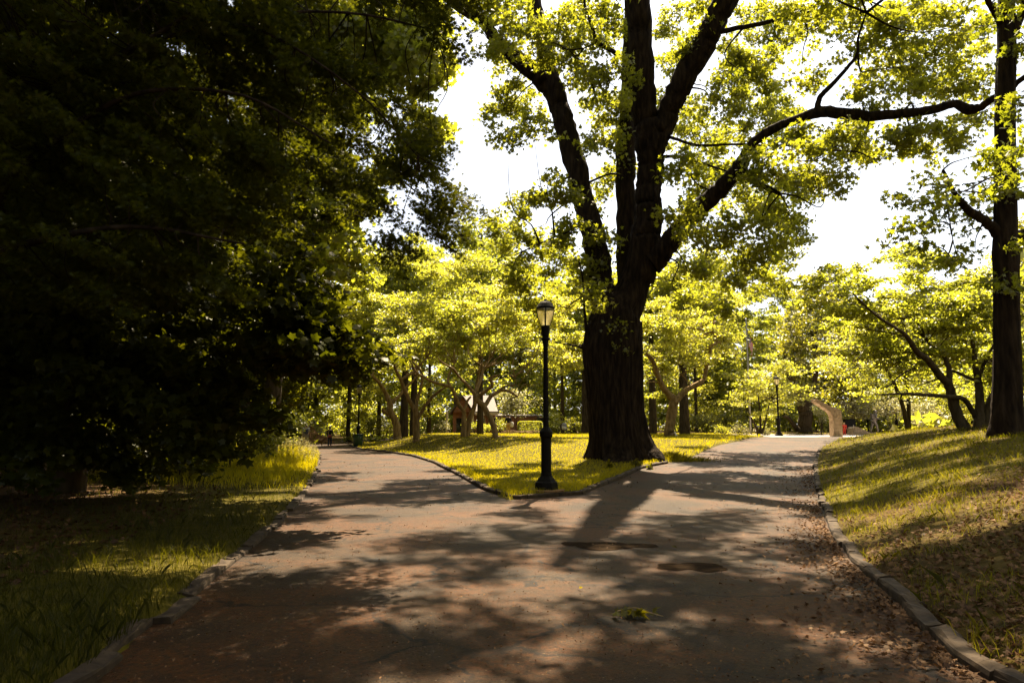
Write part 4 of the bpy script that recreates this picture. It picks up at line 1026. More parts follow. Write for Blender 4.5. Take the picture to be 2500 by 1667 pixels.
# tree with the massive trunk behind the right lamp
def spread_tree(name, base, Zc, chains, conv, pads, label, mat, bark, size, dens, kind='leaf'):
    return cherry(name, base, Zc, chains, conv, pads, label, mat, bark, size, kind, dens)
spread_tree('linden_tree', (1850, 1475), 64, [[(1872, 1478, 0, 180), (1870, 1400, 0, 150), (1868, 1250, 0, 145), (1850, 1150, 0, 150), (1780, 1000, 0, 90), (1700, 800, 0, 60), (1640, 600, 0, 36)], [(1880, 1180, 0, 100), (1950, 1000, .5, 70), (1990, 800, .6, 50), (1980, 500, .8, 30)], [(1790, 1430, -.5, 66), (1740, 1360, -.8, 50), (1680, 1290, -1, 36), (1620, 1270, -1.2, 20)]], C6,
    fill([(1790, 880), (1770, 740), (1830, 640), (1920, 640), (1990, 740), (2000, 880), (1960, 930), (1850, 930)], 50, (60, 68), (1.3, 2.2), .6), 'massive trunked dark green tree behind the right lamp and the bent stone', 'dull_leaf', 'bark3', .3, 22)
spread_tree('dogwood_tree', (1360, 1462), 55, [[(1345, 1468, 0, 40), (1320, 1400, 0, 26), (1260, 1280, -.2, 18), (1180, 1130, -.4, 10)], [(1360, 1468, .1, 36), (1370, 1380, .1, 24), (1360, 1200, .2, 18), (1340, 1000, .2, 10)], [(1375, 1468, 0, 36), (1410, 1390, .1, 24), (1440, 1250, .2, 16), (1480, 1080, .4, 8)]], C6,
    fill([(1690, 930), (1670, 890), (1710, 845), (1765, 815), (1840, 840), (1862, 890), (1840, 930), (1790, 955), (1720, 960)], 44, (53.2, 58), (.7, 1.2), .26), 'rounded bushy dogwood with layered lime leaves left of the right lamp', 'lime_leaf', 'bark3', .2, 46)
spread_tree('maple_tree', (640, 1475), 41, [[(640, 1480, 0, 36), (600, 1300, 0, 28), (520, 1100, 0, 22), (400, 900, 0, 12)], [(650, 1470, .2, 30), (640, 1200, .2, 22), (600, 950, .3, 12)]], C7,
    fill([(1880, 860), (1870, 780), (1930, 700), (2050, 740), (2110, 830), (2200, 880), (2180, 930), (2040, 905), (1960, 915)], 46, (36, 44), (.8, 1.4), .34), 'small bright yellow green tree between the bent stone and the leaning stems', 'lime_leaf', 'bark3', .17, 48)

# ---------------------------------------------------------------- shrubs
def shrub(name, px, Yd, w, d, h, label, mat, size=.12, dens=75, cat='shrub', z0=0, stems=5, kind='leaf', sq=1.0, npad=None):
    p = gpos(px, Yd); t = empty(name, p, label, cat)
    B = np.array(p); q = MB(); pads = []
    for i in range(npad or 12):
        dd = rng.normal(size=3); dd /= np.linalg.norm(dd); f = rng.random() ** .4
        pads.append((B + np.array([dd[0] * w / 2 * .72 * f, dd[1] * d / 2 * .72 * f, z0 + (h - z0) / 2 + dd[2] * (h - z0) / 2 * .66 * f]), (w * .2, d * .2, (h - z0) * .2)))
    for i in range(stems):
        e = pads[i % len(pads)][0]; a = B + rng.normal(0, .08, 3) * (1, 1, 0)
        tube(q, *catmull([a - (0, 0, .1), (a * .6 + e * .4) + rng.normal(0, .05, 3), e], [.035, .025, .008], 3), 5, False)
    q.build('stem', M['bark3'], t, B)
    cb = MB(); crown(cb, pads, dens, .26, size, kind, .7, up=.5)
    cb.build('foliage', M[mat], t, B)
    return t
eb = shrub('edge_bush', 1000, 90, 5.5, 3.4, 3.4, 'leafy bush of the undergrowth along the wood edge', 'lime_leaf', .24, 34, 'bush', npad=20)
eb['group'] = 'undergrowth bushes along the wood edge'
for px, Yd, sc in [(690, 74, 1.0), (760, 88, 1.3), (830, 94, 1.4), (905, 92, 1.2), (985, 84, 1.0), (1075, 92, 1.2), (1130, 94, 1.1), (1340, 84, 1.1), (1395, 90, 1.3), (1450, 82, 1.0), (1500, 80, .9), (1560, 84, 1.1), (1620, 86, 1.1), (1690, 84, 1.1), (1750, 80, .95), (1850, 78, 1.0), (1925, 84, 1.2), (1990, 82, 1.1), (2050, 84, 1.1), (2130, 84, 1.2), (2230, 78, 1.1), (2330, 66, 1.0), (2420, 60, 1.0)]:
    r = eb.copy(); COL.objects.link(r); r.location = gpos(px, Yd); r.rotation_euler = (0, 0, rng.uniform(0, 6.28)); r.scale = (sc, sc, sc * rng.uniform(.8, 1.1))
    for ch in list(eb.children):
        c = ch.copy(); COL.objects.link(c); c.parent = r
# clipped hedge: leaves on a rounded box
def hedge(px, Yd, w, d, h, label):
    p = gpos(px, Yd); t = empty('hedge', p, label, 'hedge'); B = np.array(p)
    n = 5200; u = rng.uniform(-1, 1, (n, 3)); ax = rng.integers(0, 3, n); sg = rng.choice([-1, 1], n)
    u[np.arange(n), ax] = sg * rng.uniform(.86, 1, n)
    u = u / np.maximum(1, (np.abs(u) ** 6).sum(1) ** (1 / 6))[:, None]
    cb = MB(); leaves(cb, B + (u * np.array([w / 2, d / 2, h / 2])) + (0, 0, h / 2), .11, 'leaf', .4, rng.random(n)); cb.build('foliage', M['lime_leaf'], t, B)
    q = MB()
    for i in range(9): tube(q, [B + (-w * .4 + i * w * .1, 0, -.05), B + (-w * .4 + i * w * .1 + .05, .05, h * .8)], [.03, .01], 5, False)
    q.build('stem', M['bark3'], t, B)
hedge(1294, 62, 2.2, 1.4, 1.12, 'clipped box hedge right of the person in the black jacket')
shrub('bush', 1160, 66, 2.6, 2, 1.75, 'rounded bush in front of the brick house, left one of the row', 'lime_leaf')
shrub('bush', 1192, 65, 2.3, 2, 1.4, 'low rounded bush in front of the brick house, middle one of the row', 'cherry_leaf')
shrub('bush', 1222, 66, 2.2, 2, 1.5, 'bush in front of the brick house beside the person in the black jacket', 'wood_leaf')
shrub('bush', 1362, 60, 1.9, 1.9, 2.2, 'bright yellow bush just right of the near lamp post at the lawn edge', 'lime_leaf', .15)
shrub('bush', 1078, 74, 2.6, 2, 1.9, 'bushes of pale leaves right of the small far lamp', 'pale_leaf')
shrub('bush', 1030, 90, 3, 2, 1.8, 'green bush behind the far woman in the white skirt', 'wood_leaf')
shrub('bush', 1000, 76, 2.4, 2, 1.6, 'green bush between the three limbed cherry and the small far lamp', 'wood_leaf')
shrub('bush', 905, 76, 4.2, 3, 3.2, 'brownish shaded shrub right of the left lamp', 'dull_leaf', .16, 60)
shrub('bush', 850, 86, 4.5, 3, 3.6, 'tall dark shrub behind the dark haired woman', 'dull_leaf', .17, 55)
shrub('bush', 935, 84, 4.5, 3, 4.0, 'shaded shrub with pinkish leaves behind the leaning cherry', 'pale_leaf', .16, 40)
shrub('bush', 790, 78, 3.6, 3, 2.4, 'green shrub between the man with the backpack and the woman', 'wood_leaf')
shrub('bush', 720, 60, 3.6, 3, 2.6, 'green shrub left of the man with the backpack', 'wood_leaf')
shrub('bush', 700, 48, 2.8, 2.6, 1.9, 'leafy shrub at the end of the tall grass verge', 'wood_leaf', .14)
shrub('ground_plant', 905, 64, 2.4, 1.2, .55, 'low leafy plants at the far edge of the left lawn behind the bin', 'wood_leaf', .14, 70, 'plant')
shrub('ground_plant', 860, 70, 3.0, 1.4, .8, 'low broad leaved plants left of the left lamp', 'lime_leaf', .16, 60, 'plant')
shrub('bush', 1765, 56, 1.6, 1.2, .75, 'low yellow bush left of the dogwood', 'lime_leaf', .12)
shrub('bush', 1815, 55.5, 2.5, 1.4, .95, 'low pale leaved bush at the foot of the dogwood', 'pale_leaf', .12)
shrub('bush', 1865, 57, 1.5, 1.2, .6, 'small pale bush between the dogwood and the right lamp', 'pale_leaf', .12)
shrub('bush', 1720, 70, 4.2, 2.4, 2.4, 'dark shrub at the wood edge behind the gnarled cherry', 'dull_leaf', .17, 55)
shrub('bush', 1790, 72, 4, 2.4, 2.6, 'dark shrub behind the dogwood', 'dull_leaf', .17, 55)
shrub('bush', 1655, 74, 4, 2.4, 3.0, 'shrub in the shade of the stout dark trunk', 'wood_leaf', .17, 55)
shrub('bush', 1530, 72, 4, 2.4, 2.6, 'shrub between the big oak and the gnarled cherry', 'wood_leaf', .17, 55)
shrub('bush', 1412, 76, 4, 2.4, 2.4, 'dark shrub left of the big oak at the far lawn edge', 'dull_leaf', .17, 55)
shrub('small_tree', 1262, 71, 5.0, 3, 5.2, 'small pale leaved tree in front of the brick wing right of the house', 'pale_leaf', .18, 55, 'tree', z0=1.5, npad=22)
# flowering shrubs behind the monument
shrub('flowering_shrub', 2005, 58, 2.6, 2, 2.9, 'pale flowering shrub tree left of the bent stone monument', 'pale_leaf', .15, 70, z0=1.0)
shrub('flowering_shrub', 2092, 66, 4.4, 3, 4.2, 'pale flowering shrub right behind the bent stone monument', 'pale_leaf', .17, 60, z0=.9, npad=18)
shrub('flowering_shrub', 2185, 62, 5.2, 3, 3.9, 'broad pale flowering shrub behind the bronze soldier', 'pale_leaf', .17, 60, z0=.9, npad=20)
shrub('flowering_shrub', 2270, 52, 4.0, 3, 3.3, 'pale flowering shrub left of the leaning dark stems', 'pale_leaf', .15, 65, z0=.5, npad=18)
shrub('bush', 2440, 36, 5, 3, 5.5, 'yellow green bush seen right behind the tall oak trunk', 'wood_leaf', .16, 60, npad=22)
shrub('bush', 2345, 44, 4, 3, 4.5, 'yellow green bush between the leaning stems', 'lime_leaf', .15, 60, npad=18)
# dark understorey under the left maples
for px, Yd, w, h, lb in [(40, 17, 4, 2.0, 'dark shrub at the far left under the maple'), (170, 19, 4, 2.4, 'dark shrub behind the strip of sunlit leaves'), (300, 18, 3.6, 2.0, 'dark leafy shrub in the middle of the left thicket'), (430, 18.5, 3.4, 2.0, 'dark leafy shrub right in the left thicket'), (540, 21, 3.2, 1.9, 'dark shrub at the edge of the left thicket by the tall grass'), (610, 26, 3.2, 2.2, 'half lit shrub behind the tall grass on the left')]:
    shrub('bush', px * K, Yd, w, 2.6, h, lb, 'dark_leaf' if Yd < 22 else 'wood_leaf', .13, 85, npad=16)
# thin pale stems in the thicket
for px, Yd, hh, lb in [(168, 16.2, 2.4, 'thin sunlit sapling stem above the strip of leaves on the left'), (48, 17.5, 3.0, 'thin pale sapling stem at the far left')]:
    b = np.array(gpos(px * K, Yd)); q = MB(); tube(q, *catmull([b - (0, 0, .1), b + (.02, 0, hh * .3), b + (-.03, .03, hh * .7), b + (.05, .05, hh)], [.035, .03, .026, .012], 5), 8, False)
    t = empty('sapling', b, lb, 'sapling'); q.build('trunk', M['bark2'], t, b, True)
    cb = MB(); crown(cb, [(b + (.05, .05, hh), (.5, .5, .3))], 90, .25, .12, 'lobed'); cb.build('crown', M['dark_leaf'], t, b)

# far wood as one mass, plus an added ring against sky light
mb = MB(); n = 620
xw = rng.uniform(-120, 150, n); yw = rng.uniform(98, 150, n); zw = rng.random(n) ** .8 * rng.uniform(9, 19, n)
crown(mb, [(np.array([a, b, c]), (2.6, 2.6, 1.8)) for a, b, c in zip(xw, yw, zw)], 5, .9, .62, 'kite', .7, up=.4)
n = 260
xw = rng.uniform(-70, -17, n); yw = rng.uniform(14, 96, n); zw = rng.uniform(.3, 5, n)
crown(mb, [(np.array([a, b, c]), (2.0, 2.0, 1.4)) for a, b, c in zip(xw, yw, zw)], 9, .7, .42, 'kite', .7, up=.4)
n = 520
xw = rng.uniform(-34, 75, n); yw = rng.uniform(84, 100, n); zw = rng.uniform(.2, 8, n)
crown(mb, [(np.array([a, b, c]), (2.0, 2.0, 1.4)) for a, b, c in zip(xw, yw, zw)], 9, .7, .42, 'kite', .7, up=.4)
n = 420  # unseen foliage added behind camera and at right to block sky light
xw = np.concatenate([rng.uniform(-48, 48, 260), rng.uniform(26, 46, 160)]); yw = np.concatenate([rng.uniform(-38, -13, 260), rng.uniform(-14, 44, 160)]); zw = rng.random(n) ** .8 * rng.uniform(9, 20, n)
crown(mb, [(np.array([a, b, c]), (2.4, 2.4, 1.7)) for a, b, c in zip(xw, yw, zw)], 7, .9, .6, 'kite', .7, up=.4)
tag(mb.build('woodland', M['wood_leaf']), 'mass of distant woodland foliage beyond the park, with an added unseen ring blocking sky light', 'woodland', None, 'stuff')

# ---------------------------------------------------------------- grass
def blades(mb, x, y, z, h, w, lean=.35, var=None):
    n = len(x); a = rng.uniform(0, 6.283, n); la = rng.uniform(0, 6.283, n); ll = rng.uniform(.05, lean, n) * h * 1.6
    B = np.stack([x, y, z], 1); t = np.stack([np.cos(a), np.sin(a), 0 * a], 1) * (w / 2)[:, None]
    l = np.stack([np.cos(la), np.sin(la), 0 * a], 1) * ll[:, None]; up = np.array([0, 0, 1.0]) * h[:, None]
    V = np.stack([B - t, B + t, B + t * .75 + l * .35 + up * .6, B + l + up * .95, B - t * .75 + l * .35 + up * .6], 1)
    mb.add(V, np.arange(n * 5).reshape(n, 5), np.clip(var if var is not None else rng.random(n), 0, 1))
def nz(x, y, s=1.0):
    return (np.sin(x * 1.7 * s + 1.3 * np.sin(y * 1.1 * s)) + np.sin(y * 2.3 * s + 1.7 * np.sin(x * .9 * s)) + np.sin((x + y) * 3.9 * s)) / 3
def scatter(n, y0, y1, pw, cond):
    u = rng.random(n)
    y = (y0 ** (1 - pw) + u * (y1 ** (1 - pw) - y0 ** (1 - pw))) ** (1 / (1 - pw))
    x = rng.uniform(-1, 1, n) * (.80 * y + 2.0)
    sd = path_sd(x, y); k = (sd > .02) & cond(x, y)
    x, y, sd = x[k], y[k], sd[k]
    return x, y, hground(x, y, sd) - .01, sd
isl = lambda x, y: inside(ISL, x, y)
x, y, z, sd = scatter(330000, 14, 64, 1.6, lambda x, y: isl(x, y) & (rng.random(len(x)) < .9))
trd = np.hypot(x - OB[0], y - OB[1]); k = trd > 1.25; x, y, z, sd = x[k], y[k], z[k], sd[k]
mb = MB(); blades(mb, x, y, z, rng.uniform(.04, .10, len(x)) * (1 + .7 * (sd < .4)), .0062 * np.maximum(1, y / 11) * rng.uniform(.7, 1.3, len(x)), .5, .5 + .28 * nz(x, y, .35) + rng.normal(0, .2, len(x)))
tag(mb.build('lawn_grass', M['lawn']), 'short sunlit grass of the lawn between the two paths', 'grass', None, 'stuff')
# left verge
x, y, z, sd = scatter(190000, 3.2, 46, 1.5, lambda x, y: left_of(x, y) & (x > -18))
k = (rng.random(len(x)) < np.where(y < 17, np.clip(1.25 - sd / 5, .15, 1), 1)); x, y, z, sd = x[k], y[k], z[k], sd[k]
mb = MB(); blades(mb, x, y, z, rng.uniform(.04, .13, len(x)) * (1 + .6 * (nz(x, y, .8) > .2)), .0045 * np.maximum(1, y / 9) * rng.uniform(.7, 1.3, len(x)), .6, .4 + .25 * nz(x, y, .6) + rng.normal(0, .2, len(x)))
tag(mb.build('verge_grass', M['verge_shaded']), 'ragged grass of the verge along the left kerb', 'grass', None, 'stuff')
# tall sunlit grass
x, y, z, sd = scatter(200000, 16, 46, 1.2, lambda x, y: left_of(x, y) & (x > -17))
k = (sd < 5.5) & (rng.random(len(x)) < S(15, 21, y) * .9); x, y, z, sd = x[k], y[k], z[k], sd[k]
mb = MB(); hh = rng.uniform(.18, .52, len(x)) * (.45 + .55 * S(.1, 1.2, sd)) * (.6 + .4 * S(17, 25, y)); blades(mb, x, y, z, hh, .011 * (y / 22) * rng.uniform(.7, 1.3, len(x)), .4, .55 + .2 * nz(x, y, .5) + rng.normal(0, .2, len(x)))
tag(mb.build('tall_grass', M['lawn']), 'tall bright meadow grass along the far left kerb', 'grass', None, 'stuff')
k = rng.random(len(x)) < .13 * S(24, 34, y); xs_, ys_, zs_, h2 = x[k], y[k], z[k], hh[k] * 1.5 + .1
mb = MB(); blades(mb, xs_, ys_, zs_, h2, np.full(len(xs_), .008), .3)
idx = np.repeat(np.arange(len(xs_)), 7); o = rng.normal(size=(len(idx), 3)) * (.04, .04, .09)
leaves(mb, np.stack([xs_, ys_, zs_ + h2 * .95], 1)[idx] + o, .05, 'kite', .2)
tag(mb.build('seed_heads', M['seed']), 'pale seed heads standing above the tall grass', 'grass', None, 'stuff')
# right bank
x, y, z, sd = scatter(330000, 2.6, 42, 1.45, lambda x, y: right_of(x, y))
gm = nz(x, y, .7) * .5 + nz(x + 7, y + 3, 2.1) * .5
pr = np.clip(.22 + .95 * gm, .02, 1) * (.45 + .55 * S(4.5, 11, y)) + .6 * S(8, 13, y) * (sd < 4.5) + .25 * S(9, 14, y)
k = rng.random(len(x)) < pr; x, y, z, sd, gm = x[k], y[k], z[k], sd[k], gm[k]
mb = MB(); blades(mb, x, y, z, rng.uniform(.04, .14, len(x)) * (1 + .5 * np.clip(gm, 0, 1)), .0042 * np.maximum(1, y / 9) * rng.uniform(.7, 1.3, len(x)), .7, .45 + .25 * nz(x, y, .6) + rng.normal(0, .2, len(x)))
tag(mb.build('bank_grass', M['bank_grass']), 'patchy grass growing through the leaves on the right bank', 'grass', None, 'stuff')
# long grass tufts on the bank
cx, cy, cz, csd = scatter(230, 3.0, 20, 1.2, lambda x, y: right_of(x, y))
idx = np.repeat(np.arange(len(cx)), 22); x = cx[idx] + rng.normal(0, .07, len(idx)); y = cy[idx] + rng.normal(0, .07, len(idx))
mb = MB(); blades(mb, x, y, cz[idx], rng.uniform(.08, .22, len(idx)), np.full(len(idx), .006) * np.maximum(1, y / 9), .8)
tag(mb.build('grass_tufts', M['verge']), 'longer grass tufts standing out of the right bank', 'grass', None, 'stuff')
# leaf litter
x, y, z, sd = scatter(90000, 2.6, 36, 1.5, lambda x, y: right_of(x, y))
gm = nz(x, y, .7) * .5 + nz(x + 7, y + 3, 2.1) * .5
k = rng.random(len(x)) < np.clip(.95 - .8 * gm, .2, 1) * (1 - .85 * S(8, 13, y) * (sd < 4.5)) * (1 - .4 * S(9, 14, y)); x, y, z = x[k], y[k], z[k]
mb = MB(); C = np.stack([x, y, z + .025 + rng.random(len(x)) * .03], 1); leaves(mb, C, .075 * np.maximum(1, y / 12), 'oak', 1.3, rng.beta(1.6, 2.0, len(x)))
n = 15000; s_ = rng.random(n) ** 1.0 * 22 + 2.0; off = rng.exponential(.28, n)   # drifted against the right kerb on the asphalt
xk = np.interp(s_, RK[:, 1], RK[:, 0]) - .12 - off; C = np.stack([xk, s_, Rise(xk, s_) + .02 + rng.random(n) * .02], 1); k = rng.random(n) < np.clip(1.3 - s_ / 14, .18, 1) * np.clip(.6 + .7 * nz(xk, s_, .9), .1, 1)
leaves(mb, C[k], .07, 'oak', 1.4, rng.beta(1.6, 2.0, k.sum()))
tag(mb.build('leaf_litter', M['litter']), 'dry brown oak leaves lying over the right bank and along its kerb', 'leaf litter', None, 'stuff')
# leaf litter under the left maple
x, y, z, sd = scatter(16000, 4, 22, 1.4, lambda x, y: left_of(x, y) & (x > -16)); k = sd > 1.5; x, y, z = x[k], y[k], z[k]
mb = MB(); leaves(mb, np.stack([x, y, z + .03], 1), .09, 'lobed', 1.3, rng.beta(1.5, 2.5, len(x)))
tag(mb.build('leaf_litter', M['litter']), 'brown fallen leaves on the shaded ground under the left maples', 'leaf litter', None, 'stuff')
# catkins and crumbs strewn over the asphalt
n = 26000; u = rng.random(n); y = (2.6 ** -.5 + u * (30 ** -.5 - 2.6 ** -.5)) ** -2; x = rng.uniform(-1, 1, n) * (.75 * y + 1); sd = path_sd(x, y)
k = (sd < -.1) & (rng.random(n) < .35 + .65 * (nz(x, y, 1.1) > .1)); x, y = x[k], y[k]
mb = MB(); leaves(mb, np.stack([x, y, Rise(x, y) + .02], 1), rng.uniform(.008, .026, len(x)) * np.maximum(1, y / 9), 'kite', 1.5, rng.beta(1, 1.6, len(x)))
tag(mb.build('tree_debris', M['litter']), 'small dry catkins and crumbs strewn over the asphalt', 'debris', None, 'stuff')

# small things on the path
def fallen(name, px, py, n, size, mat, label, cat, spread, kind='oak', hump=.05):
    c = np.array([*flat(px, py), .02]); c[2] = float(Rise(c[0], c[1])) + .02; mb = MB()
    C = c + np.clip(rng.normal(0, 1, (n, 3)), -1.4, 1.4) * np.array(spread); C[:, 2] = np.abs(C[:, 2] - c[2]) + c[2] + .012
    leaves(mb, C, size, kind, .7, rng.random(n), (.9, -.2, -.3)); o = mb.build(name, mat, None, c); tag(o, label, cat)
    return o
fs = fallen('fallen_twig', 1550, 1508, 26, .12, M['verge'], 'fallen green leafy twig lying on the asphalt near the bottom of the photo', 'twig', (.12, .06, .03))
q = MB(); tube(q, *catmull([(-.14, .02, .03), (0, 0, .06), (.12, -.03, .03), (.22, -.06, .01)], [.004, .006, .005, .003], 4), 6); q.build('stem', M['bark2'], fs)
for px, py, mt_, lb in [(1592, 1577, 'litter', 'dry pale oak leaf on the asphalt below the fallen twig'), (1418, 1440, 'verge', 'small green leaf on the asphalt left of the fallen twig'), (1885, 1395, 'litter', 'pale dry leaf on the asphalt toward the right kerb'), (1915, 1525, 'litter', 'dry lobed leaf on the asphalt right of the fallen twig'), (1935, 1542, 'litter', 'small orange leaf fragment beside the dry lobed leaf'), (1650, 1340, 'verge', 'green leaf scrap on the asphalt above the black patch')]:
    fallen('fallen_leaf', px, py, 1 if mt_ == 'litter' else 2, .12 if 'small' not in lb else .07, M[mt_], lb, 'leaf', (.02, .02, .002))
# weeds at the foot of the oak
for x_, y_, n_, lb in [(1400, 1075, 40, 'small leafy weed in front of the big oak trunk'), (1458, 1070, 60, 'leafy weeds at the right foot of the big oak trunk'), (1490, 1072, 30, 'small weed by the big oak roots next to the path')]:
    g = G(x_ * K, y_ * K, lambda a, b: Rise(a, b) + .09); b = np.array([g[0], g[1], hz(*g)]); mb = MB(); leaves(mb, b + np.abs(rng.normal(0, 1, (n_, 3))) * (0, 0, .10) + rng.normal(0, 1, (n_, 3)) * (.05, .04, .02), .16, 'leaf', .5)
    tag(mb.build('weed', M['verge'], None, b), lb, 'weed')
g = G(1560 * K, 1052 * K, lambda a, b: Rise(a, b) + .09); x = g[0] + rng.normal(0, .55, 2600); y = g[1] + rng.normal(0, .28, 2600)
mb = MB(); blades(mb, x, y, hground(x, y), rng.uniform(.08, .3, 2600), np.full(2600, .014), .6)
tag(mb.build('grass_clump', M['verge']), 'ragged grass clump jutting onto the right path beside the oak roots', 'grass')

# ---------------------------------------------------------------- lamps
def make_lamp(base, label, H=4.66, group='park lamp posts'):
    t = empty('street_lamp', base, label, 'lamp post', group)
    u = .003344
    z = lambda p: (1440 - p) * u
    mb = MB(); lathe(mb, [(88 * u, -.06), (88 * u, z(1428)), (90 * u, z(1418)), (88 * u, z(1400)), (84 * u, z(1378)), (72 * u, z(1370)), (60 * u, z(1352)), (48 * u, z(1338)), (42 * u, z(1332))], 8, a0=math.pi / 8)
    mb.build('base', M['iron'], t, (0, 0, 0))
    mb = MB(); lathe(mb, [(40 * u, z(1334)), (40 * u, z(1320)), (37 * u, z(1312)), (37 * u, z(1068)), (41 * u, z(1058)), (47 * u, z(1048)), (48 * u, z(1025)), (45 * u, z(1012)), (36 * u, z(1000)), (28 * u, z(990)), (22 * u, z(982))], 16)
    mb.build('shaft', M['iron'], t, (0, 0, 0), False)
    mb = MB(); pr = [(20.5 * u, z(984)), (20 * u, z(925)), (22 * u, z(920)), (22 * u, z(912)), (20 * u, z(908)), (16.5 * u, z(420)), (20 * u, z(410)), (20 * u, z(403)), (17 * u, z(398)), (23 * u, z(346))]
    lathe(mb, pr, 16)
    for k_ in range(8):
        a = k_ * math.pi / 4; tube(mb, [(.0185 * 3.3 * math.cos(a), .0185 * 3.3 * math.sin(a), z(900)), (.053 * math.cos(a), .053 * math.sin(a), z(425))], [.008, .006], 5)
    mb.build('pole', M['iron'], t, (0, 0, 0), False)
    mb = MB(); lathe(mb, [(25 * u, z(347)), (33 * u, z(342)), (33 * u, z(328)), (25 * u, z(322)), (33 * u, z(240)), (35 * u, z(236))], 16); mb.build('collar', M['iron'], t, (0, 0, 0), False)
    mb = MB(); lathe(mb, [(32 * u, z(238)), (40 * u, z(215)), (52 * u, z(180)), (61 * u, z(145)), (64 * u, z(120)), (63 * u, z(108))], 28, cap=False)
    gl = mb.build('globe', M['globe'], t, (0, 0, 0), True)
    for k_ in range(4):
        a = -math.pi / 2 + k_ * math.pi / 2
        rr = [(34, 236), (42, 215), (54, 180), (63, 145), (66, 120), (66, 106)]
        q = MB(); tube(q, [(r * u * math.cos(a), r * u * math.sin(a), z(p)) for r, p in rr], [.012] * 6, 6); q.build('rib', M['iron'], gl)
    mb = MB(); lathe(mb, [(62 * u, z(110)), (67 * u, z(110)), (68 * u, z(100)), (62 * u, z(94)), (54 * u, z(72)), (40 * u, z(58)), (34 * u, z(57)), (34 * u, z(51)), (22 * u, z(48)), (10 * u, z(46)), (12 * u, z(38)), (6 * u, z(33))], 24)
    mb.build('cap', M['iron'], t, (0, 0, 0), True)
    return t
lp = G(1255 * K, 1127 * K, lambda a, b: Rise(a, b) + .09)
LB = (lp[0], lp[1], hz(*lp))
lamp = make_lamp(LB, 'black cast iron lamp post standing at the tip of the lawn between the paths')
s0 = lp[1] / 16.9; lamp.scale = (s0, s0, s0)
q = MB(); lathe(q, [(.42, -.05), (.42, .03), (.40, .04)], 24, (LB[0], LB[1], LB[2])); tag(q.build('footing', M['soil']), kind='structure')
def lampcopy(px, Yd, sc, label, dz=0):
    r = lamp.copy(); COL.objects.link(r); p = gpos(px, Yd, dz); r.location = p; r.scale = (sc, sc, sc); r['label'] = label
    for ch in list(lamp.children):
        c = ch.copy(); COL.objects.link(c); c.parent = r
        for g_ in ch.children:
            d = g_.copy(); COL.objects.link(d); d.parent = c
lampcopy(875, 52, .98, 'black lamp post beside the left path behind the green litter bin')
lampcopy(1901, 52, .98, 'brown black lamp post at the end of the right path in front of the dogwood')
lampcopy(1062, 100, .98, 'small distant lamp post seen between the cherry trunks')
lampcopy(2190, 68, .86, 'distant lamp post half hidden by pale flowering shrubs behind the bronze soldier')

# litter bin
bpz = gpos(875, 50.4); bt = empty('litter_bin', bpz, 'round dark green metal litter bin in front of the left lamp post', 'litter bin')
mb = MB(); lathe(mb, [(.27, 0), (.29, .03), (.31, .5), (.33, .9), (.30, .9), (.28, .5), (.26, .05)], 28, cap=True); mb.build('drum', M['binpaint'], bt, (0, 0, 0), True)
for k_ in range(20):
    a = k_ * math.pi / 10; q = MB(); tube(q, [(.295 * math.cos(a), .295 * math.sin(a), .03), (.32 * math.cos(a), .32 * math.sin(a), .5), (.345 * math.cos(a), .345 * math.sin(a), .9)], [.016] * 3, 5); q.build('slat', M['binpaint'], bt)
for zz in (.1, .88):
    q = MB(); th = np.linspace(0, 2 * np.pi, 29); r0 = .315 + .035 * zz; tube(q, np.stack([r0 * np.cos(th), r0 * np.sin(th), 0 * th + zz], 1), [.022] * 29, 6); q.build('rim', M['iron'], bt)
q = MB(); box(q, (-.36, -.02, .74), (.1, .2, .16), taper=.9); q.build('hinge_box', M['iron'], bt)

# ---------------------------------------------------------------- monument stones, flag, house, odds and ends
def prism(name, px_outline, Yd, depth, mat, label, cat, noise=.0, sub=3, origin_px=None):
    pts = [at(x, y, Yd) for x, y in px_outline]; n = len(pts)
    me = bpy.data.meshes.new(name); bm = bmesh.new()
    fv = [bm.verts.new(p) for p in pts]; f = bm.faces.new(fv)
    r = bmesh.ops.extrude_face_region(bm, geom=[f]); vs = [v for v in r['geom'] if isinstance(v, bmesh.types.BMVert)]
    bmesh.ops.translate(bm, vec=(0, depth, 0), verts=vs)
    bmesh.ops.recalc_face_normals(bm, faces=bm.faces)
    bmesh.ops.bevel(bm, geom=list(bm.edges), offset=.035, segments=2, affect='EDGES')
    bmesh.ops.triangulate(bm, faces=bm.faces)
    bmesh.ops.subdivide_edges(bm, edges=list(bm.edges), cuts=sub, use_grid_fill=True)
    for v in bm.verts:
        v.co += Vector(rng.normal(0, noise, 3))
    c = np.mean(pts, 0); gz = hz(c[0], Yd + depth / 2); o_ = Vector((c[0], Yd, gz))
    for v in bm.verts: v.co -= o_
    bm.to_mesh(me); bm.free(); me.materials.append(mat)
    o = bpy.data.objects.new(name, me); COL.objects.link(o); o.location = o_
    return tag(o, label, cat)
prism('stone_monument', [(2037, 1074), (2059, 1074), (2056.5, 1020), (2055, 1006), (2053, 1001), (2047, 998), (2030, 992), (2013, 983), (2000, 976), (1991, 974.5), (1989.6, 977), (1994, 982.5), (2008, 992), (2022, 1001), (2030, 1008), (2034, 1016), (2036, 1030)], 48.0, .75, M['stone'], 'tall bent stone monument with a slanting arm at the end of the right path', 'monument', .012, 2)
prism('stone_slab', [(2084, 1062), (2084, 1046), (2089, 1041), (2094, 1041.5), (2126, 1055.5), (2127, 1062)], 57.0, 1.1, M['stone'], 'low wedge shaped stone slab left of the bronze soldier', 'stone slab', .01, 2)

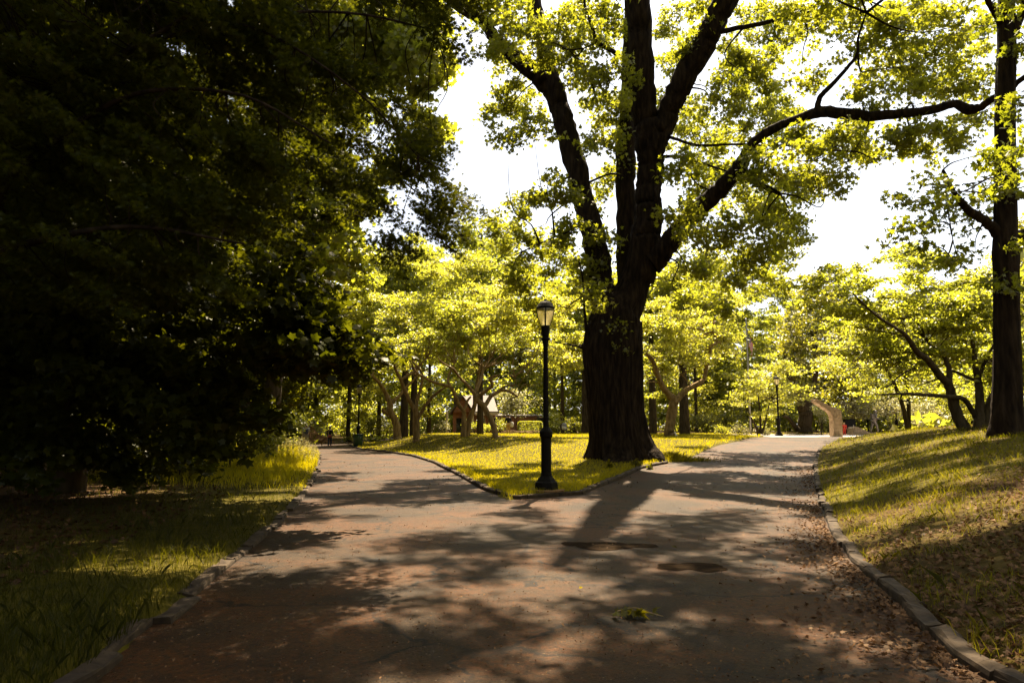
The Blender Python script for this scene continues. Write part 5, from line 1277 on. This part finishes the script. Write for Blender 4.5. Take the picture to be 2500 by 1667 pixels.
# flag pole
fx = at(1822, 800, 63); fb = np.array([fx[0], 63, hz(fx[0], 63)])
fp = empty('flagpole', fb, 'grey flagpole rising among the trees above the dogwood', 'flagpole')
q = MB(); top = at(1821, 782, 63)[2] - fb[2]; lathe(q, [(.09, -.1), (.085, top * .5), (.06, top)], 12); q.build('pole', M['steel'], fp, (0, 0, 0), True)
q = MB(); lathe(q, [(.0, top - .02), (.09, top + .05), (.1, top + .1), (.06, top + .17), (.0, top + .2)], 12); q.build('finial', M['steel'], fp, (0, 0, 0), True)
zt = at(1829, 814, 63)[2]; nu, nv = 76, 52
U, V_ = np.meshgrid(np.linspace(0, 1, nu + 1), np.linspace(0, 1, nv + 1))
fold = np.sin(U * 17 + V_ * 2.0) * (.05 + .05 * U)
Xf = fx[0] + .10 + U * .42 + fold * .7 - .10 * V_ * U + .03; Yf = 63 - .06 + np.cos(U * 17 + V_ * 2) * .09 * U; Zf = zt - V_ * 1.0 - U * 1.05 - .08 * np.sin(U * 9)
i = np.arange(nv)[:, None] * (nu + 1); j = np.arange(nu)[None]
Fq = np.stack([i + j, i + j + 1, i + nu + 2 + j, i + nu + 1 + j], -1).reshape(-1, 4)
uc = ((np.arange(nu) + .5) / nu)[None].repeat(nv, 0).ravel(); vc = ((np.arange(nv) + .5) / nv)[:, None].repeat(nu, 1).ravel()
mi = np.where((vc * 13).astype(int) % 2 == 0, 0, 1); can = (uc < .4) & (vc < 7 / 13)
su, sv = uc / .4 * 12, vc / (7 / 13) * 10
star = (np.abs(su - np.round(su)) < .3) & (np.abs(sv - np.round(sv)) < .3) & ((np.round(su) + np.round(sv)) % 2 == 0) & (np.round(su) > 0) & (np.round(su) < 12) & (np.round(sv) > 0) & (np.round(sv) < 10)
mi = np.where(can, np.where(star, 1, 2), mi)
mb = MB(); mb.add(np.stack([Xf, Yf, Zf], -1).reshape(-1, 3), Fq); mb.mi = [mi]
fo = mb.build('flag', [M['flagred'], M['flagwhite'], M['flagblue']], None, (fx[0], 63, zt), True)
tag(fo, 'limp American flag with red and white stripes hanging on the flagpole', 'flag')

# brick house
hx = at(1150, 1000, 80)[0]; HB = np.array([hx, 80, hz(hx, 80)]); W = lambda px, py, Yd=80: at(px, py, Yd) - HB
ho = empty('brick_house', HB, 'low brick house with a pale shingled roof behind the cherry trees', 'house')
q = MB()
xa, xb = W(1106, 1000)[0], W(1210, 1000)[0]; ze = W(1150, 1004)[2]; zr = W(1150, 968)[2]
box(q, ((xa + xb) / 2, 3.5, ze / 2 - .2), (xb - xa, 7, ze + .4)); xc = W(1312, 1000)[0]
box(q, ((xb + xc) / 2 - .05, 4.6, .95), (xc - xb - .1, 5, 2.7))
g0, g1, gp = W(1108, 990)[0], W(1154, 996)[0], W(1132, 970)
q.add([(g0, -1.2, ze - .1), (g1, -1.2, ze - .1), (gp[0], -1.2, gp[2]), (g0, -1.0, ze - .1), (g1, -1.0, ze - .1), (gp[0], -1.0, gp[2])], [[0, 1, 2], [5, 4, 3], [0, 3, 4, 1], [1, 4, 5, 2], [2, 5, 3, 0]])
q.build('wall', M['brick'], ho, (0, 0, 0))
q = MB(); th_ = .16
def slab(a, b, c, d, t_=.16):
    V = np.array([a, b, c, d], float); V2 = V - (0, 0, t_); q.add(np.vstack([V, V2]), [[0, 1, 2, 3], [7, 6, 5, 4], [0, 4, 5, 1], [1, 5, 6, 2], [2, 6, 7, 3], [3, 7, 4, 0]])
slab((xa + 1.5, -.5, ze), (xb + .3, -.5, ze), (xb - .4, 3.5, zr + .3), (xa + 1.2, 3.5, zr + .3))
slab((xb + .3, 7.5, ze), (xa - .3, 7.5, ze), (xa - .3, 3.54, zr + .3), (xb - .4, 3.54, zr + .3))
slab((g1 + .35, -1.5, ze - .2), (g1 + .35, 3.0, ze - .2), (gp[0], 3.0, gp[2] + .2), (gp[0], -1.5, gp[2] + .2))
slab((g0 - .35, 3.0, ze - .2), (g0 - .35, -1.5, ze - .2), (gp[0] - .01, -1.5, gp[2] + .2), (gp[0] - .01, 3.0, gp[2] + .2))
slab((xb, 1.9, 2.42), (xc + .3, 1.9, 2.42), (xc, 7.2, 2.7), (xb, 7.2, 2.7))
q.build('roof', M['shingle'], ho, (0, 0, 0))
q = MB(); box(q, ((g1 + xb) / 2 + .3, -.52, ze - .28), (xb - g1, .08, .34)); q.build('fascia', M['cream'], ho, (0, 0, 0))
for wx in (xa + 3.3, xa + 4.6):
    q = MB(); box(q, (wx, -.02, 1.5), (.9, .12, 1.3)); wn = q.build('window', M['cream'], ho, (0, 0, 0)); q = MB(); box(q, (wx, -.09, 1.5), (.74, .06, 1.14)); q.build('pane', M['glass'], wn)
q = MB(); box(q, (xa + .9, -.02, 1.0), (1.0, .1, 2.1)); q.build('door', M['glass'], ho, (0, 0, 0))
for wx in (xa - .6, g1 + .1):
    q = MB(); box(q, (wx, -1.1, ze / 2), (.22, .22, ze)); q.build('porch_post', M['cream'], ho, (0, 0, 0))
q = MB(); box(q, (xc - .12, 1.9, 1.1), (.3, .3, 2.5)); q.build('corner_post', M['soil'], ho, (0, 0, 0))

# soil mound, barrier by the left path
mp = gpos(752, 66); X, Y, Fq = grid(np.linspace(-2.7, 2.7, 46), np.linspace(-1.6, 1.6, 28)); rr = np.hypot(X / 2.6, Y / 1.5)
Zm = np.clip(1 - rr, 0, 1) ** .7 * 1.45 * (1 + .18 * np.sin(X * 3 + 1) + .1 * np.sin(Y * 5 + X * 2)) + rng.normal(0, .03, len(X)) - .1
mb = MB(); mb.add(np.stack([X, Y, Zm], 1), Fq); mo = mb.build('soil_mound', M['soil'], None, (0, 0, 0)); mo.location = mp; tag(mo, 'brown heap of soil and bark behind the man with the backpack', 'soil heap')
bp_ = gpos(778, 69); bt = empty('crowd_barrier', (bp_[0], 69, bp_[2] + .75), 'grey metal barrier standing behind the brown soil heap', 'barrier')
q = MB()
for zz in (.12, 1.05): tube(q, [(-.9, 0, zz), (.9, 0, zz)], [.025] * 2, 6)
for sx in (-.9, .9): tube(q, [(sx, 0, .12), (sx, 0, 1.05)], [.025] * 2, 6)
q.build('frame', M['steel'], bt, (0, 0, 0))
for k_ in range(11):
    q = MB(); tube(q, [(-.75 + k_ * .15, 0, .12), (-.75 + k_ * .15, 0, 1.05)], [.012] * 2, 5); q.build('bar', M['steel'], bt)
for sx in (-.7, .7):
    q = MB(); tube(q, [(sx, -.25, -.75), (sx, 0, .12), (sx, .25, -.75)], [.02] * 3, 5); q.build('foot', M['steel'], bt)

# iron fence behind the monument
fz = 70.0; f0 = gpos(2042, fz); ft = empty('iron_fence', f0, 'dark iron fence behind the bent stone monument', 'fence')
q = MB(); L0, L1 = -2.6, 6.0
for zz in (.15, 1.3): box(q, ((L0 + L1) / 2, 0, zz), (L1 - L0, .04, .05))
q.build('rail', M['iron'], ft, (0, 0, 0))
for k_ in range(58):
    xx = L0 + k_ * (L1 - L0) / 57; q = MB(); tube(q, [(xx, 0.03, -.05), (xx, .03, 1.4), (xx, .03, 1.5)], [.014, .014, .003], 5); q.build('bar', M['iron'], ft)
for xx in (L0, L0 + 2.9, L0 + 5.8, L1):
    q = MB(); box(q, (xx, 0, .75), (.1, .1, 1.6)); q.build('post', M['iron'], ft)
ut = gpos(2074, 63); t = empty('utility_cabinet', ut, 'black metal cabinet right of the bent stone monument', 'cabinet')
q = MB(); box(q, (0, 0, .62), (.85, .6, 1.24)); q.build('body', M['black'], t, (0, 0, 0)); q = MB(); box(q, (0, 0, 1.27), (.93, .68, .06)); q.build('lid', M['iron'], t, (0, 0, 0)); q = MB(); box(q, (0.2, -.325, .7), (.05, .05, .16)); q.build('handle', M['steel'], t, (0, 0, 0))

# pram beside the yellow bush
pp = gpos(1377, 59.5); t = empty('pram', pp, 'pale pushchair with a dark hood at the lawn edge right of the yellow bush', 'pram', None, R_(20))
q = MB(); lathe(q, [(.12, .32), (.2, .42), (.22, .62), (.2, .64)], 12); q.build('seat', M['white'], t, (0, 0, 0), True)
q = MB(); lathe(q, [(.23, .62), (.22, .78), (.14, .9), (.0, .94)], 12, (0.03, 0, 0)); q.build('hood', M['packgrey'], t, (0, 0, 0), True)
q = MB(); tube(q, [(-.25, 0, .12), (.1, 0, .5), (.38, 0, 1.0)], [.015] * 3, 6); tube(q, [(.28, 0, .12), (-.05, 0, .5)], [.015] * 2, 6); q.build('frame', M['black'], t, (0, 0, 0))
for wx, wy in ((-.25, -.2), (-.25, .2), (.28, -.2), (.28, .2)):
    q = MB(); th = np.linspace(0, 2 * np.pi, 17); tube(q, np.stack([wx + .1 * np.cos(th), 0 * th + wy, .12 + .1 * np.sin(th)], 1), [.02] * 17, 6); q.build('wheel', M['black'], t)
bg = gpos(1647, 45.5); q = MB(); lathe(q, [(.22, 0), (.24, .08), (.16, .3), (.07, .45), (.02, .5)], 12); o = q.build('white_sack', M['white'], None, None, True); o.location = bg; o.rotation_euler = (0, R_(-18), 0); o.scale = (.7, .5, 1); tag(o, 'white cloth sack leaning against the foot of the gnarled cherry', 'sack')
# mulch ring in the lawn by the crooked cherry and brush pile by the hedge
g = gpos(1243, 41.5); X, Y, Fq = grid(np.linspace(-1.1, 1.1, 20), np.linspace(-1.1, 1.1, 20)); mb = MB(); k = (np.hypot(X, Y) + rng.normal(0, .08, len(X)))[Fq].mean(1) < .95
mb.add(np.stack([X + g[0], Y + g[1], hground(X + g[0], Y + g[1]) + .03 + rng.random(len(X)) * .06], 1), Fq[k]); tag(mb.build('mulch_patch', M['mulch']), kind='structure')
g = gpos(1285, 59.3); t = empty('brush_pile', g, 'pile of cut pale branches on the grass in front of the clipped hedge', 'brush pile'); q = MB()
for k_ in range(26):
    a = rng.uniform(-.5, .5); c = rng.normal(0, 1, 3) * (.9, .25, .0); l = rng.uniform(.5, 1.1)
    tube(q, [c + (-l * math.cos(a), -l * .3 * math.sin(a), .05 + rng.random() * .2), c + (l * math.cos(a), l * .4 * math.sin(a), .05 + rng.random() * .3)], [.03, .015], 5)
q.build('branches', M['bark2'], t, (0, 0, 0))

# ------------------------------------------------------------------ light, sky, camera
EL, AZ = 59.0, 14.0
w = bpy.data.worlds.new('World'); scn.world = w; w.use_nodes = True
nt = w.node_tree; nt.nodes.clear()
sky = nt.nodes.new('ShaderNodeTexSky'); sky.sky_type = 'NISHITA'; sky.sun_disc = False
sky.sun_elevation = R_(EL); sky.sun_rotation = R_(AZ); sky.dust_density = 2.0; sky.air_density = 1.0; sky.ozone_density = 1.0
bg_ = nt.nodes.new('ShaderNodeBackground'); bg_.inputs[1].default_value = .05
wo = nt.nodes.new('ShaderNodeOutputWorld'); hs = nt.nodes.new('ShaderNodeHueSaturation'); hs.inputs['Saturation'].default_value = .36; nt.links.new(sky.outputs[0], hs.inputs['Color']); nt.links.new(hs.outputs[0], bg_.inputs[0]); nt.links.new(bg_.outputs[0], wo.inputs[0])
sl = bpy.data.lights.new('Sun', 'SUN'); sl.energy = 5.0; sl.angle = R_(.53); sl.color = (1.0, .83, .59)
so = bpy.data.objects.new('Sun', sl); COL.objects.link(so)
sv = Vector((math.sin(R_(AZ)) * math.cos(R_(EL)), math.cos(R_(AZ)) * math.cos(R_(EL)), math.sin(R_(EL))))
so.rotation_euler = sv.to_track_quat('Z', 'Y').to_euler(); so.location = (10, 30, 40)
cd = bpy.data.cameras.new('Camera'); cd.sensor_width = 36; cd.lens = 36 * F / 2500; cd.clip_end = 2000; cd.clip_start = .05
co = bpy.data.objects.new('Camera', cd); COL.objects.link(co); co.location = (0, 0, EYE); co.rotation_euler = (math.pi / 2 + TILT, 0, 0)
scn.camera = co
v = scn.view_settings; v.view_transform = 'Standard'; v.look = 'None'; v.gamma = 1; v.exposure = 2.35; v.use_curve_mapping = False
c = scn.cycles
c.max_bounces = 6; c.diffuse_bounces = 4; c.glossy_bounces = 2; c.transmission_bounces = 4; c.transparent_max_bounces = 4
c.caustics_reflective = False; c.caustics_refractive = False; c.sample_clamp_indirect = 6
print('tris', sum(len(o.data.polygons) for o in bpy.data.objects if o.type == 'MESH'))
